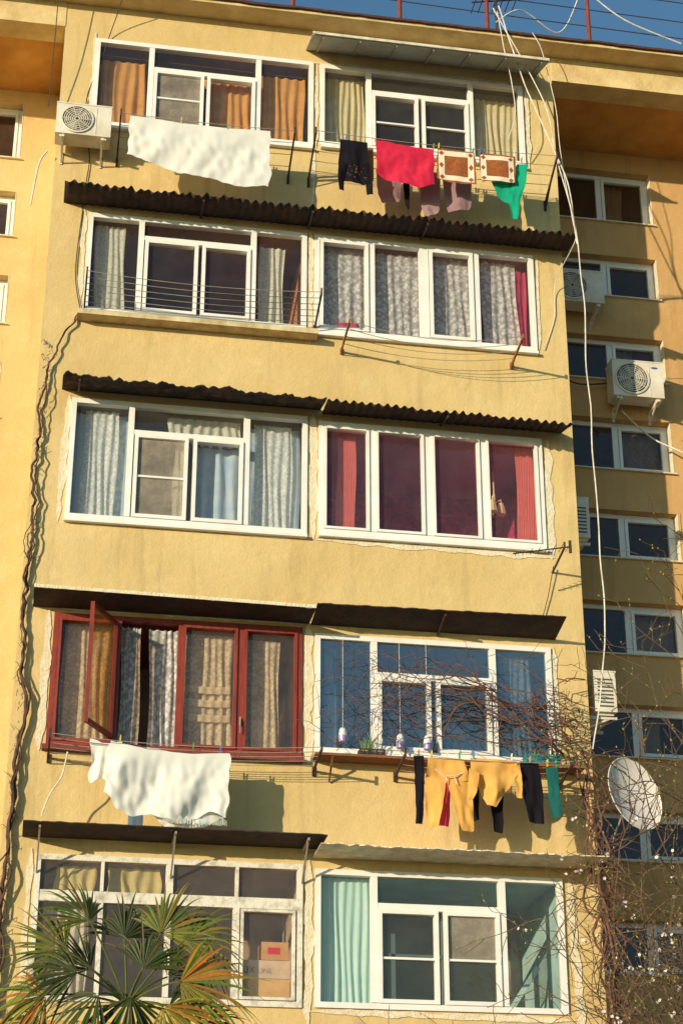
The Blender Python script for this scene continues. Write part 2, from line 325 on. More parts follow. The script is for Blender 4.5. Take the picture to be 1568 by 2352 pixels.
# Row 4 left red wood
a,b,c,d=WIN[6]
W=window(WIN[6],REDW,[(1.15,c+.06,d-.06,.055),(1.86,c+.06,d-.06,.055),(2.56,c+.06,d-.06,.08)],[],[(1.885,2.52,c+.06,d-.06),(2.60,3.22,c+.06,d-.06),(.46,1.122,c+.06,d-.06)],
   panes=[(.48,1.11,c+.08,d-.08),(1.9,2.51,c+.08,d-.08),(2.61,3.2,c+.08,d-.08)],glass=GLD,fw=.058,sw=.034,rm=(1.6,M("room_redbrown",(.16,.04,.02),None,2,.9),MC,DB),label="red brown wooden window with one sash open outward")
curtain(.53,1.04,7.8,9.27,LACEB,W,6,.018,.14); curtain(1.20,1.42,7.8,9.27,LACEF,W,4,.02,.1); curtain(1.52,1.84,7.8,9.25,LACEF,W,4,.02,.08,drift=.02)
curtain(1.93,2.50,7.8,9.25,LACEB,W,6,.018,.14); curtain(2.62,3.04,7.8,9.22,LACEB,W,5,.018,.14)
m=MB(); h=Vector((1.12,-.05,0)); e=Vector((.80,-.64,0))
def sash_pt(t,z): p=h.lerp(e,t); return (p.x,p.y,z)
z0,z1=7.86,9.27
m.beam(sash_pt(.04,z0),sash_pt(.04,z1),.045,.05); m.beam(sash_pt(.96,z0),sash_pt(.96,z1),.045,.05)
m.beam(sash_pt(.08,z0+.03),sash_pt(.92,z0+.03),.043,.05); m.beam(sash_pt(.08,z1-.03),sash_pt(.92,z1-.03),.043,.05)
S=make("open_casement",m,REDW,W)
m=MB(); m.add([sash_pt(.08,z0+.05),sash_pt(.92,z0+.05),sash_pt(.92,z1-.05),sash_pt(.08,z1-.05)],[(0,1,2,3)]); make("casement_glass",m,glassmat("amber_glass",.06,(.95,.66,.34),.30,(.74,.38,.12)),W)
m=MB(); m.box(2.555,2.575,-.065,-.048,8.1,8.2); m.box(2.56,2.57,-.085,-.065,8.0,8.16); make("handle",m,WIRE,W)
m=MB(); m.box(.36,3.3,-.10,-.005,7.70,7.757); make("sill",m,RUSTP,W)
STR=clothmat("stripe_cream",(.88,.76,.52),.4,.25,30)
for zz in (8.18,8.36,8.52):
    m=MB(); m.grid(lambda u,v:(1.95+.51*u,.10+.006*math.sin(u*30),zz+.085*v-.012*math.sin(u*3.1)),30,1); make("cloth_stripe",m,STR,W,smooth=True)
# Row 4 right
a,b,c,d=WIN[7]
W=window(WIN[7],WHITE,[(4.13,c+.07,d-.07,.075),(5.56,c+.07,d-.07,.075)],[(8.82,4.168,5.522,.07)],[(4.17,4.80,c+.065,8.783),(4.87,5.52,c+.065,8.783)],
   glass=GLB,rm=(1.5,BC,BC,BC),label="white framed window with blue grey reflections behind vine")
curtain(5.74,6.08,7.9,9.2,LACE,W,5,.02,.16); curtain(3.6,3.72,7.9,9.2,BLUEC,W,2,.03,.16)
# Row 5 left old wood
a,b,c,d=WIN[8]
W=window(WIN[8],OLDW,[(1.11,c+.07,6.03,.05),(1.11,6.15,d-.07,.035),(1.84,c+.07,6.03,.06),(1.84,6.15,d-.07,.08),(2.58,c+.07,6.03,.07),(2.58,6.15,d-.07,.035)],[(6.09,a+.062,b-.062,.12)],
   [(2.63,3.23,c+.07,6.02)],sw=.03,
   glass=GLD,rm=(1.5,GC,GB,GB),label="old flaking white wooden window with stored boxes")
OLV=clothmat("olive_cloth",(.84,.78,.34),.4)
curtain(.6,1.05,6.14,6.46,OLV,W,4,.02,.15); curtain(1.2,1.75,6.16,6.46,OLV,W,4,.02,.15)
curtain(.5,1.0,5.0,6.0,NETC,W,6,.03,.15)
# Row 5 right
a,b,c,d=WIN[9]
W=window(WIN[9],WHITE,[(4.11,c+.07,d-.07,.075),(5.57,c+.07,d-.07,.08)],[(6.11,4.148,5.53,.07)],[(4.15,4.83,c+.065,6.073),(4.89,5.53,c+.065,6.073)],
   glass=GL,rm=(1.7,TC,GB,TC),label="white framed window with mint green curtain")
gbar(W,4.20,4.785,5.53,5.555); gbar(W,4.935,5.485,5.53,5.555)
screens(W,[(4.94,5.48,5.56,6.025)])
curtain(3.50,4.08,5.0,6.44,TEALC,W,7,.015,.12)
m=MB(); m.beam((4.5,.9,5.0),(4.5,.9,6.0),.05,.05); m.beam((5.1,.9,5.0),(5.1,.9,6.2),.05,.05); m.beam((4.45,.9,5.75),(5.15,.9,5.75),.05,.04); make("shelf",m,WHITE,W)
m=MB(); m.beam((5.7,.6,5.0),(6.1,.5,5.6),.03,.06); make("plank",m,TC,W)
# wing windows
def wingwin(rect,split,k):
    a,b,c,d=rect; y=WY+.14
    f=MB(); f.ring(a+.004,b-.004,c+.004,d-.004,.06,y,y+.06); f.box(split-.04,split+.04,y+.003,y+.058,c+.064,d-.064)
    f.ring(split+.045,b-.068,c+.068,d-.068,.042,y-.015,y+.05)
    W=make("window",f,WHITE,B); gm=glassquads([(a+.06,split-.04,c+.06,d-.06),(split+.04,b-.06,c+.06,d-.06)],y+.03,R)
    for q in (0,1):
        m=MB(); m.v=gm.v[q*4:q*4+4]; m.f=[(0,1,2,3)]; m.m=[0]; make("glass",m,GLW,W)
    m=MB(); m.box(b-.014,b-.003,WY-.004,y,c+.003,d-.003); make("reveal",m,PLAS,W)
    m=MB(); m.box(a+.003,b+.02,WY-.04,y-.002,c-.012,c+.006); make("sill",m,PLAS,W)
    room(a,b,c,d,W,1.2,MC,DB,MC,y0=WY+.22)
    if k%3!=1:
        curtain(split+.1,split+.1+.3*(1+k%2),c+.05,d-.05,NETC if k%2 else YEC,W,3,.02,WY+.32)
    return W
for i,rc in enumerate(RW): wingwin(rc,7.86,i)
for rc in LWn[:4]: wingwin(rc,-1.3,1)
# ---------------------------------------------------------------- sills, slabs, plaster patches
m=MB(); m.box(.42,3.42,-.20,-.004,13.24,13.31); make("balcony_ledge",m,SLAB,B)
for (x0,x1,z) in ((.42,3.36,16.14),(3.46,6.28,16.19),(3.40,6.31,13.31),(.43,3.32,10.50),(3.46,6.3,10.53),(3.43,6.28,7.79),(.5,3.27,13.33)):
    m=MB(); m.box(x0,x1,-.07,-.004,z,z+.04); make("window_sill",m,WHITE,B)
def patch(x0,z0,x1,z1,w,seed,amp=.5,yo=-.006):
    w*=.78
    L=math.hypot(x1-x0,z1-z0); n=max(6,int(L/.04)); dx,dz=(x1-x0)/L,(z1-z0)/L; nx,nz=-dz,dx; m=MB(); pr=[]
    for i in range(n+1):
        t=i/n; e=min(1,min(t,1-t)*8+.15)
        q1=w/2*e*(1+amp*noise.noise(Vector((t*L*4,seed,0)))*2+amp*.8*noise.noise(Vector((t*L*17,seed,4)))); q2=w/2*e*(1+amp*noise.noise(Vector((t*L*4,seed,9)))*2+amp*.8*noise.noise(Vector((t*L*17,seed,14))))
        x=x0+dx*L*t; z=z0+dz*L*t; pr.append(((x+nx*max(.004,q1),yo,z+nz*max(.004,q1)),(x-nx*max(.004,q2),yo,z-nz*max(.004,q2))))
    for (p,q),(p2,q2) in zip(pr,pr[1:]): m.add([p,q,q2,p2],[(0,1,2,3)])
    return make("plaster_patch",m,PLAS,B)
s=0
for P in [(3.36,15.05,3.38,16.2,.05),(.40,12.2,.36,10.5,.09),(.38,10.53,3.40,10.50,.05),(3.39,12.2,3.40,10.5,.13),(3.42,10.50,6.40,10.48,.10),(6.36,10.45,6.38,12.1,.13),
          (3.34,14.86,3.34,13.2,.10),(.45,13.3,.42,14.9,.08),(6.34,13.4,6.36,14.85,.05),(3.35,9.4,3.36,7.7,.14),(.34,9.4,.33,7.7,.10),(.3,9.42,3.3,9.40,.06),(6.32,9.3,6.33,7.9,.07),
          (3.38,6.6,3.38,4.8,.12),(.33,6.6,.33,4.9,.07),(6.36,6.5,6.42,4.7,.14),(3.4,4.95,6.4,4.93,.08),(.15,9.50,3.4,9.46,.06),(3.5,6.68,6.65,6.66,.05),(3.36,17.6,6.3,17.62,.05),(.40,16.15,.41,17.7,.07),(3.40,16.2,3.41,17.6,.05),(6.33,16.2,6.34,17.6,.07)]:
    s+=1; patch(*P,s*3.7,yo=-.006-.0004*s)
# ---------------------------------------------------------------- awnings
def awning(label,x0,x1,zfl,zfr,zb,mat,corr=True,jag=.02,depth=.6,pitch=.105,amp=.018,seed=1,trim=None,arms=(),armat=BLACKI,thick=.012,strut=False):
    A=empty("awning",((x0+x1)/2,0,zb),label,"awning")
    m=MB(); nx=int((x1-x0)/pitch*8) if corr else int((x1-x0)/.03)
    def top(off):
        def fn(u,v):
            x=x0+(x1-x0)*u; zf=zfl+(zfr-zfl)*u
            j=jag*(noise.noise(Vector((x*2,seed,0)))+1.2*noise.noise(Vector((x*16,seed,1))))
            y=-.004-(depth+ (j if v>.5 else 0)*v)*v
            z=zb+(zf-zb)*v+off+(jag*.8*noise.noise(Vector((x*9,seed,v*3)))+jag*.5*noise.noise(Vector((x*1.3,seed,5))))*v
            if corr: z+=amp*math.cos(2*math.pi*(x-x0)/pitch)*(.25+.75*v)*(1+.25*noise.noise(Vector((x*3,seed,2))))
            return (x,y,z)
        return fn
    m.grid(top(0),nx,5); n1=len(m.v); m.grid(top(thick),nx,5)
    row=nx+1
    fr=[(5*row+i,5*row+i+1,n1+5*row+i+1,n1+5*row+i) for i in range(nx)]; m.f+=fr; m.m+=[0]*len(fr)
    sd=[(j*row,(j+1)*row,n1+(j+1)*row,n1+j*row) for j in range(5)]+[(j*row+nx,(j+1)*row+nx,n1+(j+1)*row+nx,n1+j*row+nx) for j in range(5)]
    m.f+=sd; m.m+=[0]*len(sd)
    make("awning_sheet",m,mat,A,smooth=corr)
    for ax in arms:
        zf=zfl+(zfr-zfl)*(ax-x0)/(x1-x0); m=MB()
        m.beam((ax,-.02,zb-.035),(ax,-depth*.92,zf-.035),.022,.03)
        if strut: m.beam((ax,-.02,zb-.40),(ax,-depth*.8,zf-.05),.018,.018)
        make("bracket",m,armat,A)
    if trim:
        m=MB(); m.beam((x0,-depth-.035,zfl+.02),(x1,-depth-.035,zfr+.02),.010,.04); make("edge_trim",m,trim,A)
    return A
A1=awning("grey sheet metal awning under the eave above the top window",3.25,6.5,17.58,17.57,17.80,GREYM,False,0,.6,thick=.02,trim=CREAMM,seed=3)
for k in range(7):
    m=MB(); x=3.4+k*.5; m.beam((x,-.01,17.775),(x,-.6,17.555),.012,.02); make("rib",m,GREYM,A1)
awning("dark corrugated awning over the fourth floor windows",.15,6.80,14.93,14.89,14.95,DARKM,True,.04,.50,seed=5,arms=(1.9,3.3,4.8))
awning("torn tar felt awning with ragged rusty edge",.30,3.48,12.20,12.15,12.26,TAR,False,.06,.50,seed=8,arms=(.5,))
awning("dark corrugated awning with wavy front edge",3.50,6.57,12.15,12.09,12.21,DARKM,True,.03,.48,seed=9,arms=(5.,),thick=.01)
awning("thin sheet awning with pale front edge over red window",.15,3.36,9.44,9.40,9.41,DARKM,False,.01,.50,seed=11,trim=PLAS)
awning("dark flat metal awning above the vine covered window",3.38,6.35,9.47,9.50,9.40,DARKM,False,.012,.50,seed=12,arms=(4.9,))
awning("thin dark sheet awning on iron brackets",.22,3.5,6.75,6.74,6.72,DARKM,False,.01,.55,seed=13,arms=(.4,1.85,3.3),armat=WIRE,strut=True)
awning("cream sheet metal awning with bent edge",3.42,6.66,6.63,6.62,6.62,CREAMM,False,.02,.6,seed=14)
# ---------------------------------------------------------------- AC units
FANG=M("fan_grey",(.40,.36,.31),None,3,.5)
def ac_unit(x0,yb,z0,w=.78,h=.54,dp=.27,face='front',label="white split air conditioner on wall brackets"):
    A=empty("air_conditioner",(x0+w/2,yb,z0),label,"air conditioner",group="outdoor air conditioner units")
    def T(p):
        if face=='front': return p
        return (x0-(p[1]-yb),yb+(p[0]-x0),p[2])
    def tr(mb): mb.v=[T(p) for p in mb.v]
    yf=yb-dp; m=MB()
    m.box(x0,x0+w,yf,yb,z0,z0+h); m.box(x0-.006,x0+w+.006,yf-.006,yb+.004,z0+h,z0+h+.018); m.box(x0+.05,x0+.12,yf+.03,yb-.03,z0-.03,z0); m.box(x0+w-.12,x0+w-.05,yf+.03,yb-.03,z0-.03,z0)
    m.box(x0+w*.72,x0+w*.72+.008,yf-.005,yf,z0+.02,z0+h-.02)
    tr(m); make("body",m,ACW,A)
    cx,cz,rr=x0+w*.38,z0+h*.5,h*.42
    m=MB(); vs=[(cx,yf-.003,cz)]+[(cx+rr*math.cos(k*math.pi/16),yf-.003,cz+rr*math.sin(k*math.pi/16)) for k in range(32)]
    m.add(vs,[(0,k+1,(k+1)%32+1) for k in range(32)]); tr(m); make("fan_opening",m,ACD,A)
    m=MB()
    for k in range(5):
        t=k*2*math.pi/5
        m.add([(cx+rr*.1*math.cos(t),yf-.006,cz+rr*.1*math.sin(t)),(cx+rr*.85*math.cos(t+.1),yf-.006,cz+rr*.85*math.sin(t+.1)),(cx+rr*.85*math.cos(t+.95),yf-.010,cz+rr*.85*math.sin(t+.95)),(cx+rr*.2*math.cos(t+1.1),yf-.010,cz+rr*.2*math.sin(t+1.1))],[(0,1,2,3)])
    tr(m); make("fan",m,FANG,A)
    m=MB()
    for q in (.16,.3,.44,.58,.72,.86,1.0,1.06):
        m.tube([(cx+rr*q*math.cos(k*math.pi/14),yf-.014,cz+rr*q*math.sin(k*math.pi/14)) for k in range(29)],.005 if q<1 else .008,4)
    for k in range(10):
        t=k*math.pi/5; m.tube([(cx+rr*.1*math.cos(t),yf-.014,cz+rr*.1*math.sin(t)),(cx+rr*math.cos(t),yf-.014,cz+rr*math.sin(t))],.004,4)
    tr(m); make("fan_grille",m,ACW,A)
    m=MB()
    for k in range(int(h/.05)-2): m.box(x0+w+.001 if face=='front' else x0-.004,x0+w+.004 if face=='front' else x0-.001,yf+.04,yb-.04,z0+.06+k*.048,z0+.08+k*.048)
    tr(m); make("side_vent",m,ACD,A)
    for bx in (x0+.1,x0+w-.1):
        m=MB(); m.beam((bx,yb+.12,z0-.05),(bx,yf-.02,z0-.05),.03,.035); m.beam((bx,yb+.12,z0-.05),(bx,yb+.12,z0-.22),.03,.03); m.beam((bx,yf+.08,z0-.06),(bx,yb+.12,z0-.20),.02,.02)
        tr(m); make("wall_bracket",m,ACW,A)
    return A
ac_unit(-.02,-.12,15.75,w=.70,h=.46,label="weathered white air conditioner beside the top window")
ac_unit(6.92,1.38,14.90,w=.74,h=.50,label="white air conditioner with cream pipe under stair windows")
A=ac_unit(7.70,1.38,13.47,w=.72,h=.54,label="clean white air conditioner below side windows")
m=MB(); m.add([(7.70+.60+.05*math.cos(k*.52),1.38-.276,13.47+.46+.014*math.sin(k*.52)) for k in range(12)],[tuple(range(12))]); make("emblem",m,M("emblem_blue",(.03,.12,.5),None,4,.4),A)
ac_unit(6.74,.35,10.95,w=.75,h=.54,dp=.25,face='side',label="white air conditioner fixed to the side wall")
ac_unit(6.83,.08,8.56,w=.75,h=.50,dp=.27,face='side',label="white air conditioner with louvred end on the side wall")
# ---------------------------------------------------------------- clothes racks
def rack(x0,x1,zw,zo,depth,mat,nl=4,label="",sag=.02,tall=.2,end=.07):
    A=empty("clothesline",((x0+x1)/2,0,zw),label,"clothesline")
    for x in (x0,x1):
        m=MB(); m.beam((x,-.004,zw),(x,-depth,zo),.022,.03); m.beam((x,-.015,zw-tall),(x,-.015,zw+.05),.03,.02); m.beam((x,-.02,zw-tall),(x,-depth*.55,zw+(zo-zw)*.5),.014,.014)
        m.beam((x,-depth,zo-end*.5),(x,-depth,zo+end),.02,.02)
        make("bracket",m,mat,A)
    m=MB()
    for k in range(nl):
        t=(k+1)/nl; y=-depth*t; z=zw+(zo-zw)*t+.015
        m.tube([(x0+(x1-x0)*q/12,y,z-sag*4*(q/12)*(1-q/12)*(1+.4*k/nl)) for q in range(13)],.0045,4)
    make("washing_line",m,WIRE,A); return A
rack(.79,3.03,15.66,15.97,.62,BLACKI,4,"black iron clothesline rack holding a white sheet",tall=.08)
rack(3.30,6.52,15.66,15.98,.66,BLACKI,5,"black iron clothesline rack crowded with colourful washing",sag=.03,tall=.1)
rack(.50,3.40,13.42,13.62,.55,BLACKI,6,"wire clothesline strung across the window, empty",sag=.05,tall=.06)
rack(3.74,5.95,13.12,13.20,.62,ORRUST,4,"empty clothesline on orange rusted brackets",sag=.12,tall=.04,end=.04)
rack(.44,3.42,7.62,7.70,.62,BLACKI,5,"clothesline below red window holding white cloth",sag=.05,tall=.06)
rack(4.36,6.30,7.60,7.68,.64,BLACKI,4,"clothesline under shelf holding yellow and black clothes",sag=.04,tall=.06)
# ---------------------------------------------------------------- washing
def panel(mb,left,right,y,seed=0,amp=.018,nc=14,sub=5,mi=0,freq=16,off=0.0):
    def interp(P,t):
        k=t*(len(P)-1); i=min(int(k),len(P)-2); f=k-i
        return (P[i][0]+(P[i+1][0]-P[i][0])*f,P[i][1]+(P[i+1][1]-P[i][1])*f)
    nr=(len(left)-1)*sub
    def fn(u,v):
        l=interp(left,v); r=interp(right,v); x=l[0]+(r[0]-l[0])*u; z=l[1]+(r[1]-l[1])*u
        a=min(1,v*3+.15)
        yy=y+off+amp*a*(.7*math.sin(x*freq+seed+1.5*noise.noise(Vector((x*2,z*1.5,seed))))+1.6*noise.noise(Vector((x*6,z*3,seed+5)))+1.2*noise.noise(Vector((x*15,z*9,seed+8))))
        z+=.01*noise.noise(Vector((x*8,seed,v*4)))*a
        return (x+.010*noise.noise(Vector((z*9,seed,x))),yy,z)
    mb.grid(fn,nc,nr,mi); return mb
def cloth(name,label,cat,panels,mats,y,amp=.018,seed=1,**k):
    m=MB()
    for i,p in enumerate(panels):
        l,r=p[0],p[1]; mi=p[2] if len(p)>2 else 0; off=p[3] if len(p)>3 else 0
        panel(m,l,r,y,seed+i*3,amp,mi=mi,off=off,**k)
    return make(name,m,mats,None,label,cat,smooth=True)
SHW=clothmat("sheet_white",(.86,.85,.80),.2,col2=(.82,.81,.75)); TERRY=clothmat("towel_red",(.74,.04,.09),.1,col2=(.58,.02,.06)); BLK=clothmat("black_jersey",(.018,.015,.02),.05)
MAUVE=clothmat("mauve_cloth",(.38,.24,.26),.2); GREEN=clothmat("green_cloth",(.02,.46,.28),.25); YCL=clothmat("yellow_jersey",(.84,.46,.13),.15,col2=(.74,.37,.09)); TEAL2=clothmat("teal_dark_cloth",(.02,.13,.12),.1); JEAN=clothmat("denim",(.15,.22,.32),.1)
def sheetmesh(x0,x1,zt0,zt1,zb,y,seed,amp=.02,sag=.04,back=True,side=.02):
    m=MB(); nb=len(zb)-1
    def fn(u,v,k=1,oy=0):
        x=x0+(x1-x0)*u; zt=zt0+(zt1-zt0)*u-sag*math.sin(math.pi*u)+.008*abs(math.sin(u*9))
        q=u*nb; i=min(int(q),nb-1); f=q-i; f=f*f*(3-2*f); b=zb[i]*(1-f)+zb[i+1]*f
        z=zt+(b-zt)*v*k; a=min(1,v*2+.05)
        yy=y+oy+amp*a*(.35*math.sin(u*13+seed+v*2.3)*(.4+v)+1.5*noise.noise(Vector((x*2.2+v,z*1.3,seed)))+1.1*noise.noise(Vector((x*5-z*2,z*2.5,seed+3)))+.6*noise.noise(Vector((x*12,z*8,seed))))
        edge=(noise.noise(Vector((z*5,seed,1)))*side)*(1 if u>.5 else -1)*abs(2*u-1)**6
        return (x+.02*a*noise.noise(Vector((x,z*3,seed)))-.02*v*math.sin(u*3)+edge*2,yy,z+.014*noise.noise(Vector((x*10,0,seed)))*v)
    m.grid(lambda u,v:fn(u,v),64,26)
    if back: m.grid(lambda u,v:fn(u,v,.45,.07),60,8)
    return m
make("bed_sheet",sheetmesh(.90,2.72,15.98,15.95,[15.36,15.27,15.16,15.14,15.05,15.09],-.6,3,.026),SHW,None,"plain white bed sheet hung over the top clothesline","bed sheet",smooth=True)
TC_=make("tablecloth",sheetmesh(1.06,2.40,7.68,7.60,[7.10,6.90,6.85,6.88,6.84,6.80,6.86,6.95,6.88],-.57,8,.045,sag=.06,side=.04),SHW,None,"white fringed tablecloth hung on the clothesline","tablecloth",smooth=True)
make("bed_sheet",sheetmesh(.90,1.20,7.72,7.70,[7.22,7.28,7.12],-.48,5,.035,side=.03),SHW,None,"small white cloth folded beside the tablecloth","sheet",smooth=True)
make("bed_sheet",sheetmesh(1.5,2.42,7.66,7.60,[6.95,6.74,6.78,6.92],-.47,6,.03,side=.03),SHW,None,"white cloth hanging behind the fringed tablecloth","sheet",smooth=True)
m=MB()
for k in range(66):
    x=1.7+k*.0105; m.beam((x,-.58,6.86-.02*math.sin(k)),(x+R.uniform(-.006,.006),-.58,6.80-R.uniform(0,.02)),.004,.004)
make("fringe",m,SHW,TC_)
cloth("jeans","faded blue jeans legs behind the white tablecloth","jeans",[([(1.33,7.55),(1.34,6.80)],[(1.5,7.55),(1.5,6.76)])],JEAN,-.32)
SH=cloth("shirt","black shirt with small print hanging upside down","shirt",[([(3.62,15.93),(3.60,15.6),(3.63,15.36),(3.68,15.28)],[(3.98,15.92),(4.0,15.55),(3.98,15.3),(3.95,15.25)]),
   ([(3.60,15.6),(3.58,15.3),(3.60,15.12)],[(3.70,15.55),(3.67,15.3),(3.66,15.12)],0,-.015),([(3.90,15.55),(3.95,15.3),(3.97,15.10)],[(4.0,15.6),(4.04,15.3),(4.05,15.12)],0,-.015)],BLK,-.62)
m=MB(); rg=random.Random(3)
for k in range(22):
    x=3.82+rg.gauss(0,.06); z=15.42+rg.gauss(0,.05); m.box(x,x+rg.uniform(.006,.015),-.672,-.669,z,z+rg.uniform(.005,.012))
make("shirt_print",m,M("print_rust",(.3,.12,.05),None,4,.7),SH)
cloth("shirt","brown garment hanging beside a black shirt","shirt",[([(3.99,15.93),(4.0,15.5)],[(4.08,15.93),(4.08,15.4)])],clothmat("brown_jersey",(.28,.16,.09),.1),-.5)
make("towel",sheetmesh(4.10,4.86,15.97,15.90,[15.42,15.34,15.32,15.28,15.36],-.64,4,.018,sag=.02),TERRY,None,"bright red terry towel hung on the clothesline","towel",smooth=True)
def bathmat_mat():
    m,nt,b=nodes("bath_mat_pattern"); tc=N(nt,"ShaderNodeTexCoord"); sp=N(nt,"ShaderNodeSeparateXYZ"); nt.links.new(tc.outputs["Generated"],sp.inputs[0])
    def mth(op,a,bb=None):
        n=N(nt,"ShaderNodeMath",operation=op)
        for i,vv in enumerate((a,bb)):
            if vv is None: continue
            if isinstance(vv,(int,float)): n.inputs[i].default_value=vv
            else: nt.links.new(vv,n.inputs[i])
        return n.outputs[0]
    ax=mth('ABSOLUTE',mth('SUBTRACT',sp.outputs[0],.5)); az=mth('ABSOLUTE',mth('SUBTRACT',sp.outputs[2],.5)); mx=mth('MAXIMUM',ax,az)
    inner=mth('LESS_THAN',mx,.29); border=mth('GREATER_THAN',mx,.435)
    dd=mth('ADD',mth('ABSOLUTE',mth('SUBTRACT',ax,.37)),mth('MULTIPLY',mth('ABSOLUTE',mth('SUBTRACT',az,.0)),.6)); dia=mth('LESS_THAN',dd,.06)
    cor=mth('LESS_THAN',mth('ADD',mth('ABSOLUTE',mth('SUBTRACT',ax,.36)),mth('ABSOLUTE',mth('SUBTRACT',az,.36))),.07)
    f=mth('MINIMUM',mth('ADD',mth('ADD',inner,border),mth('ADD',dia,cor)),1.0)
    br=ramp(nt,noise_n(nt,tc.outputs["Object"],25,4),.3,.7,(.22,.06,.015),(.38,.12,.03))
    nt.links.new(mixc(nt,f,(.80,.68,.52),br),b.inputs["Base Color"]); b.inputs["Roughness"].default_value=1; return m
BM=bathmat_mat()
make("bath_mat",sheetmesh(4.89,5.41,15.92,15.90,[15.43,15.40,15.41],-.66,2,.012,sag=.0,back=False),BM,None,"brown and cream patterned bath mat pegged on the line","bath mat",group="patterned bath mats",smooth=True)
cloth("bath_mat","brown and cream toilet mat with curved cut out","bath mat",[([(5.45,15.92),(5.46,15.72),(5.49,15.47)],[(5.95,15.91),(5.95,15.72),(5.93,15.51)])],BM,-.66,.010)["group"]="patterned bath mats"
cloth("shirt","green shirt hanging by one side from the line","shirt",[([(5.98,15.84),(5.86,15.5),(5.86,15.2),(5.88,15.0)],[(6.12,15.85),(6.10,15.6),(6.02,15.3),(5.96,14.98)]),([(5.62,15.58),(5.72,15.30)],[(5.92,15.6),(5.95,15.15)],0,.03)],GREEN,-.6,.02)
for i,(xa,xb,zt,zb2) in enumerate([(4.15,4.50,15.75,15.22),(4.5,4.6,15.7,15.05),(4.72,5.0,15.75,15.05),(5.02,5.42,15.72,15.15)]):
    cloth("shirt","mauve garment on the inner washing line","shirt",[([(xa,zt),(xa+.03,zb2+.15),(xa+.08,zb2)],[(xb,zt),(xb-.02,zb2+.1),(xb-.05,zb2+.05)])],MAUVE if i!=1 else BLK,-.30-.03*i,.02,seed=i+11)
cloth("trousers","black trousers pegged at the end of the line","trousers",[([(4.46,7.68),(4.47,7.3),(4.47,6.9)],[(4.58,7.68),(4.57,7.3),(4.55,6.9)])],BLK,-.6)
TR=cloth("trousers","mustard yellow jogging trousers with drawstring on the line","trousers",[([(4.62,7.66),(4.60,7.5),(4.58,7.42)],[(5.02,7.66),(5.06,7.5),(5.10,7.4)]),
   ([(4.58,7.43),(4.58,7.1),(4.60,6.86)],[(4.82,7.42),(4.76,7.1),(4.71,6.86)],0,-.008),([(4.82,7.42),(4.90,7.1),(4.98,6.84)],[(5.10,7.41),(5.12,7.1),(5.12,6.84)],0,-.008)],YCL,-.62,.024)
m=MB(); m.tube([(4.68,-.66,7.52),(4.80,-.665,7.44),(4.92,-.665,7.45),(5.04,-.66,7.50)],.006,5); m.tube([(4.82,-.665,7.45),(4.80,-.67,7.36)],.005,5); m.tube([(4.90,-.665,7.45),(4.93,-.67,7.35)],.005,5); make("drawstring",m,CABW,TR)
cloth("hooded_sweater","mustard yellow hooded sweater hung upside down","sweater",[([(5.10,7.68),(5.10,7.5),(5.20,7.32),(5.28,7.14)],[(5.64,7.67),(5.63,7.5),(5.50,7.3),(5.38,7.12)]),
   ([(5.08,7.55),(5.06,7.3),(5.06,7.2)],[(5.2,7.5),(5.16,7.3),(5.12,7.2)],0,-.02),([(5.54,7.58),(5.60,7.4),(5.62,7.24)],[(5.66,7.62),(5.68,7.4),(5.68,7.24)],0,-.02)],YCL,-.63,.030)
cloth("shirt","black shirt hanging beside the yellow sweater","shirt",[([(5.68,7.67),(5.70,7.3),(5.76,6.98)],[(5.90,7.66),(5.94,7.3),(5.93,6.96)])],BLK,-.6)
cloth("towel","dark teal striped towel at the line end","towel",[([(5.98,7.62),(6.0,7.3),(6.02,7.04)],[(6.12,7.62),(6.13,7.3),(6.14,7.06)])],TEAL2,-.6)
cloth("shirt","dark washing on the inner line","shirt",[([(4.66,7.6),(4.7,6.98)],[(4.95,7.6),(4.9,6.95)])],PINKC,-.35)
cloth("trousers","black trousers on the inner line","trousers",[([(5.1,7.6),(5.1,7.0)],[(5.28,7.6),(5.25,7.05)]),([(5.36,7.6),(5.42,6.92)],[(5.56,7.6),(5.52,6.9)])],BLK,-.35)
pc=[M("peg_yellow",(.8,.6,.05),None,3,.4),M("peg_green",(.03,.4,.12),None,3,.4),M("peg_blue",(.05,.25,.7),None,3,.4),M("peg_white",(.8,.8,.75),None,3,.4),M("peg_wood",(.5,.3,.12),None,3,.7)]
for i,(x,z,y) in enumerate([(1.56,15.96,-.6),(2.15,15.95,-.6),(3.70,15.94,-.62),(4.08,15.98,-.62),(4.86,15.95,-.62),(4.92,15.94,-.66),(5.38,15.92,-.66),(5.47,15.93,-.66),(5.93,15.93,-.66),(6.05,15.9,-.6),
      (1.2,7.70,-.55),(2.0,7.66,-.55),(2.3,7.64,-.55),(4.48,7.7,-.6),(4.52,7.7,-.6),(4.66,7.69,-.62),(4.98,7.69,-.62),(5.14,7.7,-.63),(5.58,7.7,-.63),(5.8,7.69,-.6),(6.0,7.66,-.6),(6.1,7.66,-.6),(4.42,7.7,-.6),(4.84,7.7,-.62)]):
    m=MB(); m.beam((x,y-.012,z-.03),(x+.002,y-.018,z+.05),.012,.008); m.beam((x,y+.012,z-.03),(x+.002,y+.018,z+.05),.012,.008); m.box(x-.008,x+.008,y-.014,y+.014,z+.005,z+.015)
    make("clothes_peg",m,pc[i%5],None,"small clothes peg clipped on the washing line","clothes peg","clothes pegs on the lines")
